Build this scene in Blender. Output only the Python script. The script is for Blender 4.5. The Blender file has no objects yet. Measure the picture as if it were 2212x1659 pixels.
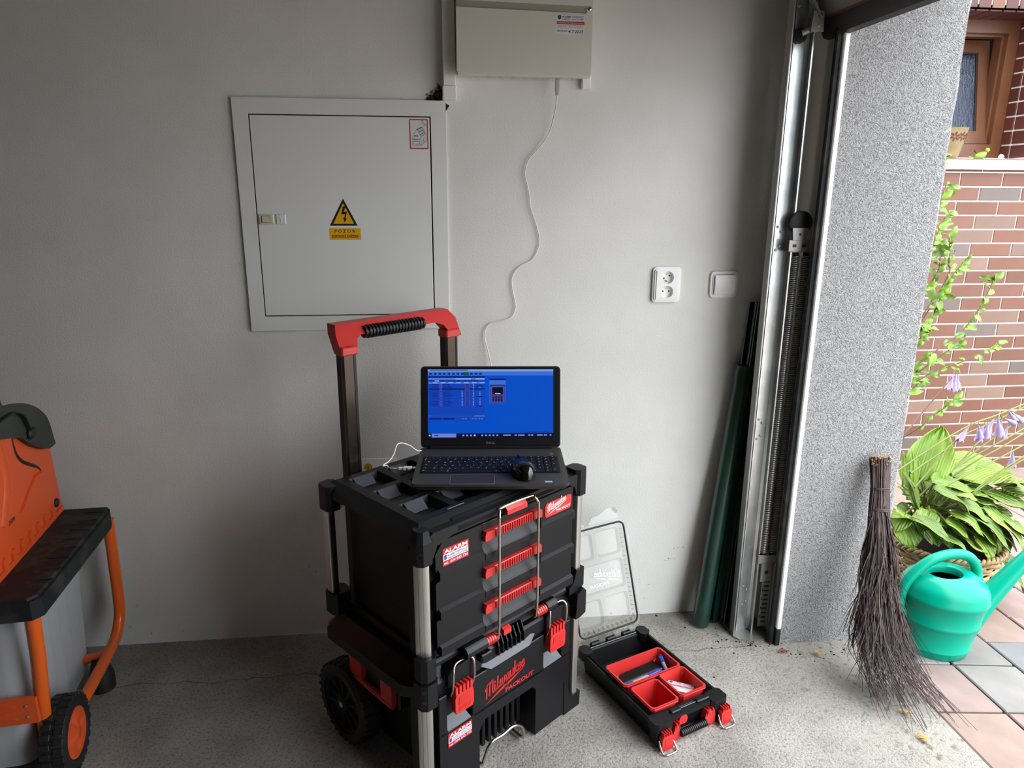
import bpy, math, random
from mathutils import Vector, Matrix
random.seed(7)
R_ = math.radians
SC = bpy.context.scene
COL = SC.collection

# ---------------------------------------------------------------- camera
W_PX, H_PX, F_PX = 2212.0, 1659.0, 1565.9
PITCH, YAW, ROLL = 0.265250, 0.112250, -0.0057673
CAM = Vector((0.0, -2.18, 1.444))
def _axes():
    f = Vector((math.sin(YAW)*math.cos(PITCH), math.cos(YAW)*math.cos(PITCH), -math.sin(PITCH)))
    r = Vector((math.cos(YAW), -math.sin(YAW), 0.0))
    d = f.cross(r)
    rr = r*math.cos(ROLL)+d*math.sin(ROLL)
    dd = -r*math.sin(ROLL)+d*math.cos(ROLL)
    return rr, dd, f
CR, CD, CF = _axes()
cam_data = bpy.data.cameras.new('camera')
cam_data.sensor_width = 36.0
cam_data.lens = F_PX/W_PX*36.0
cam_data.clip_start = 0.05
cam = bpy.data.objects.new('camera', cam_data)
COL.objects.link(cam)
cam.matrix_world = Matrix(((CR.x, -CD.x, -CF.x, CAM.x), (CR.y, -CD.y, -CF.y, CAM.y), (CR.z, -CD.z, -CF.z, CAM.z), (0, 0, 0, 1)))
SC.camera = cam

# ---------------------------------------------------------------- world, exposure
world = bpy.data.worlds.new('overcast')
SC.world = world
world.use_nodes = True
wn = world.node_tree
wn.nodes.clear()
w_out = wn.nodes.new('ShaderNodeOutputWorld')
w_bg = wn.nodes.new('ShaderNodeBackground')
w_tc = wn.nodes.new('ShaderNodeTexCoord')
w_sep = wn.nodes.new('ShaderNodeSeparateXYZ')
w_ramp = wn.nodes.new('ShaderNodeValToRGB')
w_ramp.color_ramp.elements[0].position = 0.0
w_ramp.color_ramp.elements[0].color = (0.315, 0.335, 0.35, 1)      # CIE overcast sky: horizon one third of the zenith
w_ramp.color_ramp.elements[1].position = 1.0
w_ramp.color_ramp.elements[1].color = (0.97, 1.0, 1.04, 1)
wn.links.new(w_tc.outputs['Generated'], w_sep.inputs[0])
wn.links.new(w_sep.outputs['Z'], w_ramp.inputs[0])
wn.links.new(w_ramp.outputs[0], w_bg.inputs[0])
w_bg.inputs[1].default_value = 11.5
wn.links.new(w_bg.outputs[0], w_out.inputs[0])
vs = SC.view_settings
SC.display_settings.display_device = 'sRGB'
vs.view_transform = 'Standard'
vs.look = 'None'
vs.gamma = 1.0
vs.use_curve_mapping = False
vs.exposure = 0.0
try:
    SC.cycles.max_bounces = 10
    SC.cycles.diffuse_bounces = 6
    SC.cycles.use_denoising = True
    SC.cycles.caustics_reflective = False
    SC.cycles.caustics_refractive = False
except Exception:
    pass

# ---------------------------------------------------------------- pixel -> point
def ray(px, py):
    return CR*((px-W_PX/2)/F_PX) + CD*((py-H_PX/2)/F_PX) + CF
def at(px, py, Y):
    d = ray(px, py); return CAM + d*((Y-CAM.y)/d.y)
def atz(px, py, Z):
    d = ray(px, py); return CAM + d*((Z-CAM.z)/d.z)

# ---------------------------------------------------------------- materials
def lin(c):
    c = c/255.0
    return c/12.92 if c <= 0.04045 else ((c+0.055)/1.055)**2.4
def rgb(c):
    return (lin(c[0]), lin(c[1]), lin(c[2]), 1.0)
MATS = {}
def mat(name, col, rough=0.5, metal=0.0, bump=None, var=None, spec=None, coat=0.0, trans=0.0, rand=0.0, emit=None, alpha=None, sub=0.0):
    m = bpy.data.materials.new(name); MATS[name] = m
    m.use_nodes = True
    nt = m.node_tree; b = nt.nodes['Principled BSDF']
    b.inputs['Base Color'].default_value = rgb(col)
    b.inputs['Roughness'].default_value = rough
    b.inputs['Metallic'].default_value = metal
    if spec is not None: b.inputs['Specular IOR Level'].default_value = spec
    if coat: b.inputs['Coat Weight'].default_value = coat; b.inputs['Coat Roughness'].default_value = 0.1
    if trans: b.inputs['Transmission Weight'].default_value = trans
    if emit:
        b.inputs['Emission Color'].default_value = rgb(emit[0]); b.inputs['Emission Strength'].default_value = emit[1]
    tc = nt.nodes.new('ShaderNodeTexCoord')
    colout = None
    if var:                                   # (scale, second colour, amount 0..1 sharpness)
        n = nt.nodes.new('ShaderNodeTexNoise'); n.inputs['Scale'].default_value = var[0]; n.inputs['Detail'].default_value = 6
        nt.links.new(tc.outputs['Object'], n.inputs['Vector'])
        rp = nt.nodes.new('ShaderNodeValToRGB')
        rp.color_ramp.elements[0].position = var[2] if len(var) > 2 else 0.3
        rp.color_ramp.elements[1].position = var[3] if len(var) > 3 else 0.7
        rp.color_ramp.elements[0].color = rgb(var[1]); rp.color_ramp.elements[1].color = rgb(col)
        nt.links.new(n.outputs[0], rp.inputs[0]); colout = rp.outputs[0]
    if rand:
        oi = nt.nodes.new('ShaderNodeObjectInfo')
        hs = nt.nodes.new('ShaderNodeHueSaturation')
        mp = nt.nodes.new('ShaderNodeMapRange'); mp.inputs[3].default_value = 1-rand; mp.inputs[4].default_value = 1+rand
        nt.links.new(oi.outputs['Random'], mp.inputs[0]); nt.links.new(mp.outputs[0], hs.inputs['Value'])
        if colout: nt.links.new(colout, hs.inputs['Color'])
        else: hs.inputs['Color'].default_value = rgb(col)
        colout = hs.outputs[0]
    if colout: nt.links.new(colout, b.inputs['Base Color'])
    if bump:                                  # (scale, strength, distance)
        n = nt.nodes.new('ShaderNodeTexNoise'); n.inputs['Scale'].default_value = bump[0]; n.inputs['Detail'].default_value = 4
        nt.links.new(tc.outputs['Object'], n.inputs['Vector'])
        bp = nt.nodes.new('ShaderNodeBump'); bp.inputs['Strength'].default_value = bump[1]; bp.inputs['Distance'].default_value = bump[2]
        nt.links.new(n.outputs[0], bp.inputs['Height']); nt.links.new(bp.outputs[0], b.inputs['Normal'])
    return m

M_white_pl = mat('white_plastic', (238, 238, 235), 0.35)
M_black_pl = mat('black_plastic', (18, 18, 21), 0.42, bump=(900, 0.10, 0.0006), spec=0.30)
M_black_rough = mat('black_rough_plastic', (26, 31, 33), 0.6, spec=0.22, bump=(500, 0.2, 0.001), var=(14, (52, 52, 50), 0.36, 0.5))
M_black_gl = mat('black_gloss', (10, 10, 11), 0.16, coat=0.2)
M_slope_sheen = mat('black_plastic_sky_sheen', (70, 72, 80), 0.42)  # black plastic again; sky reflection on upward faces put into the colour
M_red_pl = mat('red_plastic', (196, 46, 43), 0.40, bump=(700, 0.06, 0.0005))
M_red_dark = mat('red_gloss', (192, 38, 38), 0.34)
M_alu = mat('aluminium', (205, 203, 196), 0.34, 0.85)
M_steel = mat('steel_wire', (196, 192, 180), 0.25, 1.0)
M_galv = mat('galvanised_steel', (200, 204, 204), 0.24, 0.8, var=(9, (172, 178, 178), 0.35, 0.65), bump=(60, 0.05, 0.002))
M_galv_d = mat('dull_zinc', (150, 148, 144), 0.42, 0.5)
M_tube_blk = mat('anodised_tube', (72, 66, 60), 0.22, 0.85)
M_dark = mat('dark_rubber', (22, 22, 22), 0.6)
M_seal = mat('worn_rubber', (40, 37, 35), 0.5, var=(20, (66, 60, 55), 0.3, 0.42), bump=(80, 0.2, 0.002))
M_cab = mat('powder_grey', (222, 225, 221), 0.42, bump=(400, 0.05, 0.0005))
M_cab2 = mat('panel_beige', (204, 203, 192), 0.42, bump=(400, 0.05, 0.0005))
M_ivory = mat('ivory_plastic', (206, 200, 172), 0.4)
M_yellow = mat('sign_yellow', (226, 168, 20), 0.45)
M_ink = mat('black_ink', (20, 18, 18), 0.5)
M_paper = mat('label_white', (214, 216, 218), 0.35)
M_labred = mat('label_red', (186, 30, 36), 0.35)
M_labblue = mat('label_blue', (28, 70, 128), 0.35)
M_labgrey = mat('label_grey', (176, 178, 180), 0.4)
M_green_post = mat('green_steel', (18, 62, 50), 0.32, coat=0.3, var=(6, (14, 50, 42), 0.4, 0.6))
M_orange = mat('orange_plastic', (210, 82, 34), 0.42, bump=(500, 0.05, 0.0005))
M_orange_m = mat('orange_paint', (224, 96, 26), 0.24, coat=0.4)
M_bin = mat('frosted_bin', (188, 192, 196), 0.45, trans=0.25)
M_flap = mat('black_flap', (34, 38, 36), 0.6, var=(7, (50, 54, 50), 0.35, 0.6))
M_laptop = mat('laptop_shell', (62, 59, 57), 0.5, 0.0, bump=(900, 0.04, 0.0003), spec=0.3)
M_bezel = mat('laptop_bezel', (20, 20, 22), 0.3)
M_key = mat('key_black', (17, 17, 17), 0.6, spec=0.25)
M_legend = mat('key_legend_white', (210, 210, 205), 0.5)
M_silver = mat('silver_badge', (200, 196, 184), 0.25, 0.8)
M_cable = mat('white_cable', (226, 224, 219), 0.4)
M_plug = mat('pale_grey_plug', (172, 170, 165), 0.4)
M_turq = mat('green_watering_can', (0, 148, 122), 0.27, spec=0.22, var=(3, (0, 142, 116), 0.3, 0.7))
M_turq_d = mat('watering_can_inside', (0, 70, 56), 0.5)
M_leaf2 = mat('shrub_leaf', (96, 128, 34), 0.45, rand=0.35)
M_stalk = mat('flower_stalk', (98, 108, 42), 0.5)
M_branch = mat('shrub_branch', (80, 52, 38), 0.6)
M_lav = mat('lavender_petal', (140, 124, 166), 0.5)
M_wick = mat('wicker', (158, 130, 88), 0.6, rand=0.3, bump=(160, 0.3, 0.002))
M_soil = mat('soil', (24, 18, 14), 0.95, spec=.1)
M_twig = mat('birch_twig', (54, 36, 34), 0.6, var=(30, (80, 62, 58), 0.32, 0.55))
M_twigend = mat('cut_twig_end', (178, 140, 92), 0.7)
M_brown = mat('brown_window_frame', (94, 56, 32), 0.38, var=(8, (82, 48, 26), 0.3, 0.7))
M_pot = mat('beige_pot', (124, 106, 74), 0.5, var=(20, (112, 94, 64), 0.3, 0.6))
M_potfl = mat('pot_flower_brown', (72, 28, 18), 0.5)
M_sillw = mat('white_sill', (236, 236, 238), 0.35)
M_green_b = mat('bird_green', (96, 124, 30), 0.45)
M_yel_b = mat('bird_yellow', (128, 132, 44), 0.45)
M_husk = mat('dry_husk', (176, 140, 70), 0.6)
M_redleaf = mat('dry_red_leaf', (130, 50, 50), 0.6)
M_blue_pl = mat('blue_plastic', (26, 48, 190), 0.3)
M_clear_pl = mat('clear_barrel', (206, 210, 216), 0.15, trans=0.5)
M_intel = mat('sticker_pale_blue', (170, 200, 214), 0.3)

# clear sheet: mostly straight-through with a gloss, so that it stays clear at any thickness
def clear_mat(name, tint, gloss, rough, frost=0.0):
    m = bpy.data.materials.new(name); m.use_nodes = True
    nt = m.node_tree; nt.nodes.clear()
    out = nt.nodes.new('ShaderNodeOutputMaterial')
    tr = nt.nodes.new('ShaderNodeBsdfTransparent'); tr.inputs[0].default_value = tint
    gl = nt.nodes.new('ShaderNodeBsdfGlossy'); gl.inputs['Roughness'].default_value = rough; gl.inputs[0].default_value = (0.9, 0.92, 0.94, 1)
    df = nt.nodes.new('ShaderNodeBsdfDiffuse'); df.inputs[0].default_value = (0.8, 0.82, 0.82, 1)
    m1 = nt.nodes.new('ShaderNodeMixShader'); m1.inputs[0].default_value = gloss
    m2 = nt.nodes.new('ShaderNodeMixShader'); m2.inputs[0].default_value = frost
    nt.links.new(tr.outputs[0], m1.inputs[1]); nt.links.new(gl.outputs[0], m1.inputs[2])
    nt.links.new(m1.outputs[0], m2.inputs[1]); nt.links.new(df.outputs[0], m2.inputs[2])
    nt.links.new(m2.outputs[0], out.inputs[0])
    return m
M_clear = clear_mat('clear_lid', (0.96, 0.96, 0.94, 1), 0.035, 0.12, 0.01)
M_clear_rib = clear_mat('clear_rib', (0.83, 0.84, 0.82, 1), 0.06, 0.1, 0.02)

# ---------------------------------------------------------------- mesh builder
class MB:
    def __init__(s): s.v = []; s.f = []; s.m = []; s.mats = []
    def mi(s, m):
        if m not in s.mats: s.mats.append(m)
        return s.mats.index(m)
    def add(s, vs_, fs, m, T=None):
        o = len(s.v); k = s.mi(m)
        for p in vs_:
            p = Vector(p)
            s.v.append(T @ p if T else p)
        for f in fs:
            s.f.append([o+i for i in f]); s.m.append(k)
        return s
    def box(s, x0, x1, y0, y1, z0, z1, m, c=0.0, T=None):
        if x1 < x0: x0, x1 = x1, x0
        if y1 < y0: y0, y1 = y1, y0
        if z1 < z0: z0, z1 = z1, z0
        if c <= 0:
            vs_ = [(x, y, z) for x in (x0, x1) for y in (y0, y1) for z in (z0, z1)]
            return s.add(vs_, [(0, 1, 3, 2), (4, 6, 7, 5), (0, 4, 5, 1), (2, 3, 7, 6), (0, 2, 6, 4), (1, 5, 7, 3)], m, T)
        c = min(c, (x1-x0)*.49, (y1-y0)*.49, (z1-z0)*.49)
        vs_ = []; idx = {}
        for i, (x, sx) in enumerate(((x0, 1), (x1, -1))):
            for j, (y, sy) in enumerate(((y0, 1), (y1, -1))):
                for k, (z, sz) in enumerate(((z0, 1), (z1, -1))):
                    for a in range(3):
                        p = [x+sx*c, y+sy*c, z+sz*c]; p[a] = (x, y, z)[a]
                        idx[i, j, k, a] = len(vs_); vs_.append(tuple(p))
        fs = []
        for a in range(3):
            b, d = (a+1) % 3, (a+2) % 3
            for e in (0, 1):
                q = []
                for (p, r) in ((0, 0), (1, 0), (1, 1), (0, 1)):
                    t = [0, 0, 0]; t[a] = e; t[b] = p; t[d] = r
                    q.append(idx[t[0], t[1], t[2], a])
                fs.append(q if e else q[::-1])
            for p in (0, 1):
                for r in (0, 1):
                    t0 = [0, 0, 0]; t1 = [0, 0, 0]
                    t0[a] = 0; t1[a] = 1; t0[b] = t1[b] = p; t0[d] = t1[d] = r
                    q = [idx[(*t0, b)], idx[(*t1, b)], idx[(*t1, d)], idx[(*t0, d)]]
                    fs.append(q if (p ^ r) == 0 and False else q)
        for i in (0, 1):
            for j in (0, 1):
                for k in (0, 1):
                    fs.append([idx[i, j, k, 0], idx[i, j, k, 1], idx[i, j, k, 2]])
        return s.add(vs_, fs, m, T)
    def prism(s, poly, a, b, m, axis='z', T=None, taper=None):
        """poly in 2D extruded from a to b along axis: x -> (y,z), y -> (x,z), z -> (x,y)"""
        n = len(poly)
        def P(p, h):
            return {'z': (p[0], p[1], h), 'y': (p[0], h, p[1]), 'x': (h, p[0], p[1])}[axis]
        p2 = taper if taper else poly
        vs_ = [P(p, a) for p in poly]+[P(p, b) for p in p2]
        fs = [list(range(n))[::-1], list(range(n, 2*n))]+[[i, (i+1) % n, n+(i+1) % n, n+i] for i in range(n)]
        return s.add(vs_, fs, m, T)
    def tube(s, pts, r, m, n=8, closed=False, T=None, caps=True, flat=None):
        pts = [Vector(p) for p in pts]; N = len(pts)
        rs = r if isinstance(r, (list, tuple)) else [r]*N
        vs_ = []; up = None
        for i, p in enumerate(pts):
            if closed: t = pts[(i+1) % N]-pts[i-1]
            else: t = pts[min(i+1, N-1)]-pts[max(i-1, 0)]
            t.normalize()
            if up is None:
                up = Vector((0, 0, 1)) if abs(t.z) < .9 else Vector((1, 0, 0))
            a = t.cross(up)
            if a.length < 1e-6: a = t.orthogonal()
            a.normalize(); b = a.cross(t).normalized(); up = b
            for k in range(n):
                w = 2*math.pi*(k+.5)/n
                ra = rs[i]; rb = rs[i]*(flat if flat else 1)
                vs_.append(p+a*math.cos(w)*ra+b*math.sin(w)*rb)
        fs = []
        for i in range(N if closed else N-1):
            j = (i+1) % N
            for k in range(n):
                fs.append((i*n+k, i*n+(k+1) % n, j*n+(k+1) % n, j*n+k))
        if not closed and caps:
            fs.append(list(range(n))[::-1]); fs.append([(N-1)*n+k for k in range(n)])
        return s.add(vs_, fs, m, T)
    def lathe(s, prof, m, n=24, T=None, sx=1.0, sy=1.0, caps=True):
        vs_ = []; k = len(prof)
        for i in range(n):
            w = 2*math.pi*i/n
            for (r, z) in prof: vs_.append((r*math.cos(w)*sx, r*math.sin(w)*sy, z))
        fs = []
        for i in range(n):
            j = (i+1) % n
            for a in range(k-1): fs.append((i*k+a, j*k+a, j*k+a+1, i*k+a+1))
        if caps:
            fs.append([i*k for i in range(n)][::-1]); fs.append([i*k+k-1 for i in range(n)])
        return s.add(vs_, fs, m, T)
    def quad(s, a, b, c, d, m, T=None): return s.add([a, b, c, d], [(0, 1, 2, 3)], m, T)
    def build(s, name, parent=None, smooth=32, kind=None):
        me = mesh_from(s, name, smooth)
        return link(name, me, parent, kind)

def mesh_from(s, name, smooth=32):
    me = bpy.data.meshes.new(name)
    me.from_pydata([tuple(p) for p in s.v], [], s.f)
    for m in s.mats: me.materials.append(m)
    me.polygons.foreach_set('material_index', s.m)
    if smooth:
        me.polygons.foreach_set('use_smooth', [True]*len(me.polygons))
    me.update()
    import bmesh
    bm = bmesh.new(); bm.from_mesh(me)
    bmesh.ops.recalc_face_normals(bm, faces=bm.faces)
    bm.to_mesh(me); bm.free()
    if smooth: me.set_sharp_from_angle(angle=R_(smooth))
    return me
def link(name, me, parent=None, kind=None):
    o = bpy.data.objects.new(name, me); COL.objects.link(o)
    if parent: o.parent = parent
    if kind: o['kind'] = kind
    return o
def tag(o, label, cat, group=None, kind=None):
    if label: o['label'] = label
    if cat: o['category'] = cat
    if group: o['group'] = group
    if kind: o['kind'] = kind
    return o
def thing(name, label, cat, loc=(0, 0, 0), rotz=0.0, group=None):
    o = bpy.data.objects.new(name, None); COL.objects.link(o)
    o.location = loc; o.rotation_euler = (0, 0, rotz); o.empty_display_size = 0.05
    return tag(o, label, cat, group)
def struct(o): o['kind'] = 'structure'; return o
def TR(x, y, z, rx=0, ry=0, rz=0, s=None):
    M = Matrix.Translation((x, y, z)) @ Matrix.Rotation(rz, 4, 'Z') @ Matrix.Rotation(ry, 4, 'Y') @ Matrix.Rotation(rx, 4, 'X')
    if s: M = M @ Matrix.Diagonal((s[0], s[1], s[2], 1))
    return M
HP = math.pi/2
def rrect(x0, x1, y0, y1, r, n=4):
    pts = []
    for cx_, cy_, a0 in ((x1-r, y1-r, 0), (x0+r, y1-r, HP), (x0+r, y0+r, 2*HP), (x1-r, y0+r, 3*HP)):
        for i in range(n+1):
            a = a0+HP*i/n
            pts.append((cx_+r*math.cos(a), cy_+r*math.sin(a)))
    return pts
def cham(x0, x1, y0, y1, c): return [(x0+c, y0), (x1-c, y0), (x1, y0+c), (x1, y1-c), (x1-c, y1), (x0+c, y1), (x0, y1-c), (x0, y0+c)]
def circ(r, n=16, cx_=0, cy_=0): return [(cx_+r*math.cos(2*math.pi*i/n), cy_+r*math.sin(2*math.pi*i/n)) for i in range(n)]
def smooth_path(pts, k=6, closed=False):
    P = [Vector(p) for p in pts]; N = len(P); out = []
    for i in range(N if closed else N-1):
        p1, p2 = P[i], P[(i+1) % N]
        p0 = P[i-1] if (i > 0 or closed) else p1*2-p2
        p3 = P[(i+2) % N] if (i+2 < N or closed) else p2*2-p1
        for j in range(k):
            t = j/k
            out.append(0.5*((2*p1)+(p2-p0)*t+(2*p0-5*p1+4*p2-p3)*t*t+(3*p1-p0-3*p2+p3)*t**3))
    if not closed: out.append(P[-1])
    return out

# lettering: text curves turned into flat meshes, added to a builder
_FONT = {}
def text_into(mb, s_, x, y, h, m, T, width=None, bold=0.0, shear=0.0, align='LEFT', depth=0.0, mirror=False):
    """h = height of a capital; text sits in the local XY plane of T"""
    cu = bpy.data.curves.new('t', 'FONT'); cu.body = s_; cu.size = 1.0; cu.offset = bold; cu.shear = shear
    cu.resolution_u = 2; cu.fill_mode = 'FRONT'
    ob = bpy.data.objects.new('t', cu); COL.objects.link(ob)
    dg = bpy.context.evaluated_depsgraph_get()
    me = bpy.data.meshes.new_from_object(ob.evaluated_get(dg))
    vs_ = [v.co.copy() for v in me.vertices]; fs = [list(p.vertices) for p in me.polygons]
    bpy.data.objects.remove(ob); bpy.data.curves.remove(cu); bpy.data.meshes.remove(me)
    if not vs_: return
    x0 = min(v.x for v in vs_); x1 = max(v.x for v in vs_)
    k = h/0.70; kx = (width/(x1-x0)) if width else k
    sh = 0.0
    w = (x1-x0)*kx
    ox = {'LEFT': 0, 'CENTER': -w/2, 'RIGHT': -w}[align]
    out = [((-1 if mirror else 1)*((v.x-x0)*kx+ox)+x, v.y*k+y, depth) for v in vs_]
    mb.add(out, fs, m, T)

# brush script drawn as strokes
_GL = {
 'M': (1.25, [[(0, -.1), (.0, 1.75), (.04, 1.9)], [(-.22, 1.2), (0, 1.7), (.2, 1.98), (.42, 1.9), (.45, 1.6), (.45, 0)], [(.45, 1.5), (.68, 1.98), (.9, 1.9), (.92, 1.6), (.92, .2), (1.02, 0), (1.2, .15)]]),
 'i': (.42, [[(0, 1), (0, .15), (.12, 0), (.3, .12)], [(0, 1.3), (.02, 1.48)]]),
 'l': (.42, [[(0, 1.9), (0, .15), (.12, 0), (.3, .12)]]),
 'w': (.95, [[(0, 1), (0, .2), (.15, 0), (.32, .2), (.32, 1)], [(.32, .2), (.48, 0), (.68, .2), (.68, 1), (.85, .9)]]),
 'a': (.68, [[(.42, .85), (.25, 1), (.06, .8), (0, .4), (.1, 0), (.26, .05), (.42, .4)], [(.42, 1), (.42, .15), (.52, 0), (.62, .1)]]),
 'u': (.68, [[(0, 1), (0, .2), (.14, 0), (.32, .1), (.42, .4)], [(.42, 1), (.42, .15), (.52, 0), (.62, .1)]]),
 'k': (.62, [[(0, 1.9), (0, 0)], [(.4, 1), (.04, .5), (.42, 0), (.56, .1)]]),
 'e': (.55, [[(0, .48), (.36, .62), (.34, .9), (.2, 1), (.04, .8), (0, .4), (.1, .02), (.26, 0), (.48, .25)]]),
}
def script_into(mb, word, x, y, wd, h, m, T, shear=0.22, thick=.2, depth=0.0, mirror=False):
    tot = sum(_GL[c][0] for c in word); kx = wd/tot; ky = h/1.95
    cur = 0
    for c in word:
        adv, strokes = _GL[c]
        for st in strokes:
            for (a, b) in zip(st[:-1], st[1:]):
                ax, ay = (cur+a[0])*kx, a[1]*ky; bx, by = (cur+b[0])*kx, b[1]*ky
                ax += ay*shear; bx += by*shear
                dx, dy = bx-ax, by-ay; L = math.hypot(dx, dy) or 1
                t = thick*kx*.5; nx, ny = -dy/L*t, dx/L*t; ex, ey = dx/L*t*.6, dy/L*t*.6
                q = [(ax+nx-ex, ay+ny-ey), (ax-nx-ex, ay-ny-ey), (bx-nx+ex, by-ny+ey), (bx+nx+ex, by+ny+ey)]
                sgn = -1 if mirror else 1
                mb.add([(sgn*p[0]+x, p[1]+y, depth) for p in q], [(0, 1, 2, 3)], m, T)
        cur += adv
BOLT = [(0, 0), (.60, .52), (.45, .57), (1, 1), (.40, .47), (.55, .43)]
def bolt_into(mb, x, y, wd, h, m, T, depth=0.0):
    mb.add([(p[0]*wd+x, p[1]*h+y, depth) for p in BOLT], [(0, 1, 2), (3, 4, 5)], m, T)
# ================================================================ SETTING
XW = 1.105            # inner face of the front wall
XO = 1.437            # outer face of the front wall
YR = -0.216           # stucco reveal of the door opening
X_BACK, Y_SIDE, Z_CEIL = -4.4, -3.4, 2.52

def nt_mat(name, build):
    m = bpy.data.materials.new(name); m.use_nodes = True
    build(m.node_tree, m.node_tree.nodes['Principled BSDF']); MATS[name] = m; return m
def N(nt, t, **k):
    n = nt.nodes.new(t)
    for a, b in k.items():
        if a.startswith('i_'):
            key = a[2:].replace('_', ' ')
            n.inputs[key].default_value = b
        else: setattr(n, a, b)
    return n
def ramp(nt, fac, stops):
    r = nt.nodes.new('ShaderNodeValToRGB'); e = r.color_ramp.elements
    while len(e) < len(stops): e.new(0.5)
    for k, (p, c) in enumerate(stops): e[k].position = p; e[k].color = c if len(c) == 4 else rgb(c)
    nt.links.new(fac, r.inputs[0]); return r.outputs[0]

def _plaster(nt, b):
    L = nt.links; tc = N(nt, 'ShaderNodeTexCoord')
    n1 = N(nt, 'ShaderNodeTexNoise', i_Scale=190.0, i_Detail=3.0); L.new(tc.outputs['Object'], n1.inputs['Vector'])
    n2 = N(nt, 'ShaderNodeTexNoise', i_Scale=5.0, i_Detail=3.0); L.new(tc.outputs['Object'], n2.inputs['Vector'])
    base = ramp(nt, n2.outputs[0], [(0.35, (216, 216, 211)), (0.65, (222, 222, 218))])
    # flaking and dirt specks close to the floor
    sp = N(nt, 'ShaderNodeSeparateXYZ'); L.new(tc.outputs['Object'], sp.inputs[0])
    hz = N(nt, 'ShaderNodeMapRange'); hz.inputs[1].default_value = 0.28; hz.inputs[2].default_value = 0.02; L.new(sp.outputs['Z'], hz.inputs[0])
    n3 = N(nt, 'ShaderNodeTexNoise', i_Scale=38.0, i_Detail=5.0, i_Roughness=0.6); L.new(tc.outputs['Object'], n3.inputs['Vector'])
    spk = ramp(nt, n3.outputs[0], [(0.66, (0, 0, 0)), (0.70, (255, 255, 255))])
    mu = N(nt, 'ShaderNodeMath', operation='MULTIPLY'); L.new(hz.outputs[0], mu.inputs[0]); L.new(spk, mu.inputs[1])
    mx = N(nt, 'ShaderNodeMix', data_type='RGBA'); L.new(mu.outputs[0], mx.inputs[0]); L.new(base, mx.inputs[6]); mx.inputs[7].default_value = rgb((140, 134, 126))
    L.new(mx.outputs[2], b.inputs['Base Color']); b.inputs['Roughness'].default_value = 0.72
    b.inputs['Specular IOR Level'].default_value = 0.3
    bp = N(nt, 'ShaderNodeBump', i_Strength=0.34, i_Distance=0.0025); L.new(n1.outputs[0], bp.inputs['Height']); L.new(bp.outputs[0], b.inputs['Normal'])
M_plaster = nt_mat('white_plaster', _plaster)

def _stucco(nt, b):
    L = nt.links; tc = N(nt, 'ShaderNodeTexCoord')
    n0 = N(nt, 'ShaderNodeTexNoise', i_Scale=60.0, i_Detail=2.0); L.new(tc.outputs['Object'], n0.inputs['Vector'])
    mp = N(nt, 'ShaderNodeVectorMath', operation='SCALE'); L.new(n0.outputs['Color'], mp.inputs[0]); mp.inputs['Scale'].default_value = 0.035
    ad = N(nt, 'ShaderNodeVectorMath', operation='ADD'); L.new(tc.outputs['Object'], ad.inputs[0]); L.new(mp.outputs[0], ad.inputs[1])
    vo = N(nt, 'ShaderNodeTexNoise', i_Scale=225.0, i_Detail=2.0, i_Roughness=0.5); L.new(ad.outputs[0], vo.inputs['Vector'])
    h = ramp(nt, vo.outputs[0], [(0.36, (0, 0, 0)), (0.62, (255, 255, 255))])
    c = ramp(nt, vo.outputs[0], [(0.36, (116, 117, 118)), (0.56, (166, 166, 166))])
    L.new(c, b.inputs['Base Color']); b.inputs['Roughness'].default_value = 0.9; b.inputs['Specular IOR Level'].default_value = 0.15
    bp = N(nt, 'ShaderNodeBump', i_Strength=0.6, i_Distance=0.004); L.new(h, bp.inputs['Height']); L.new(bp.outputs[0], b.inputs['Normal'])
M_stucco = nt_mat('grey_stucco', _stucco)

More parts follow.
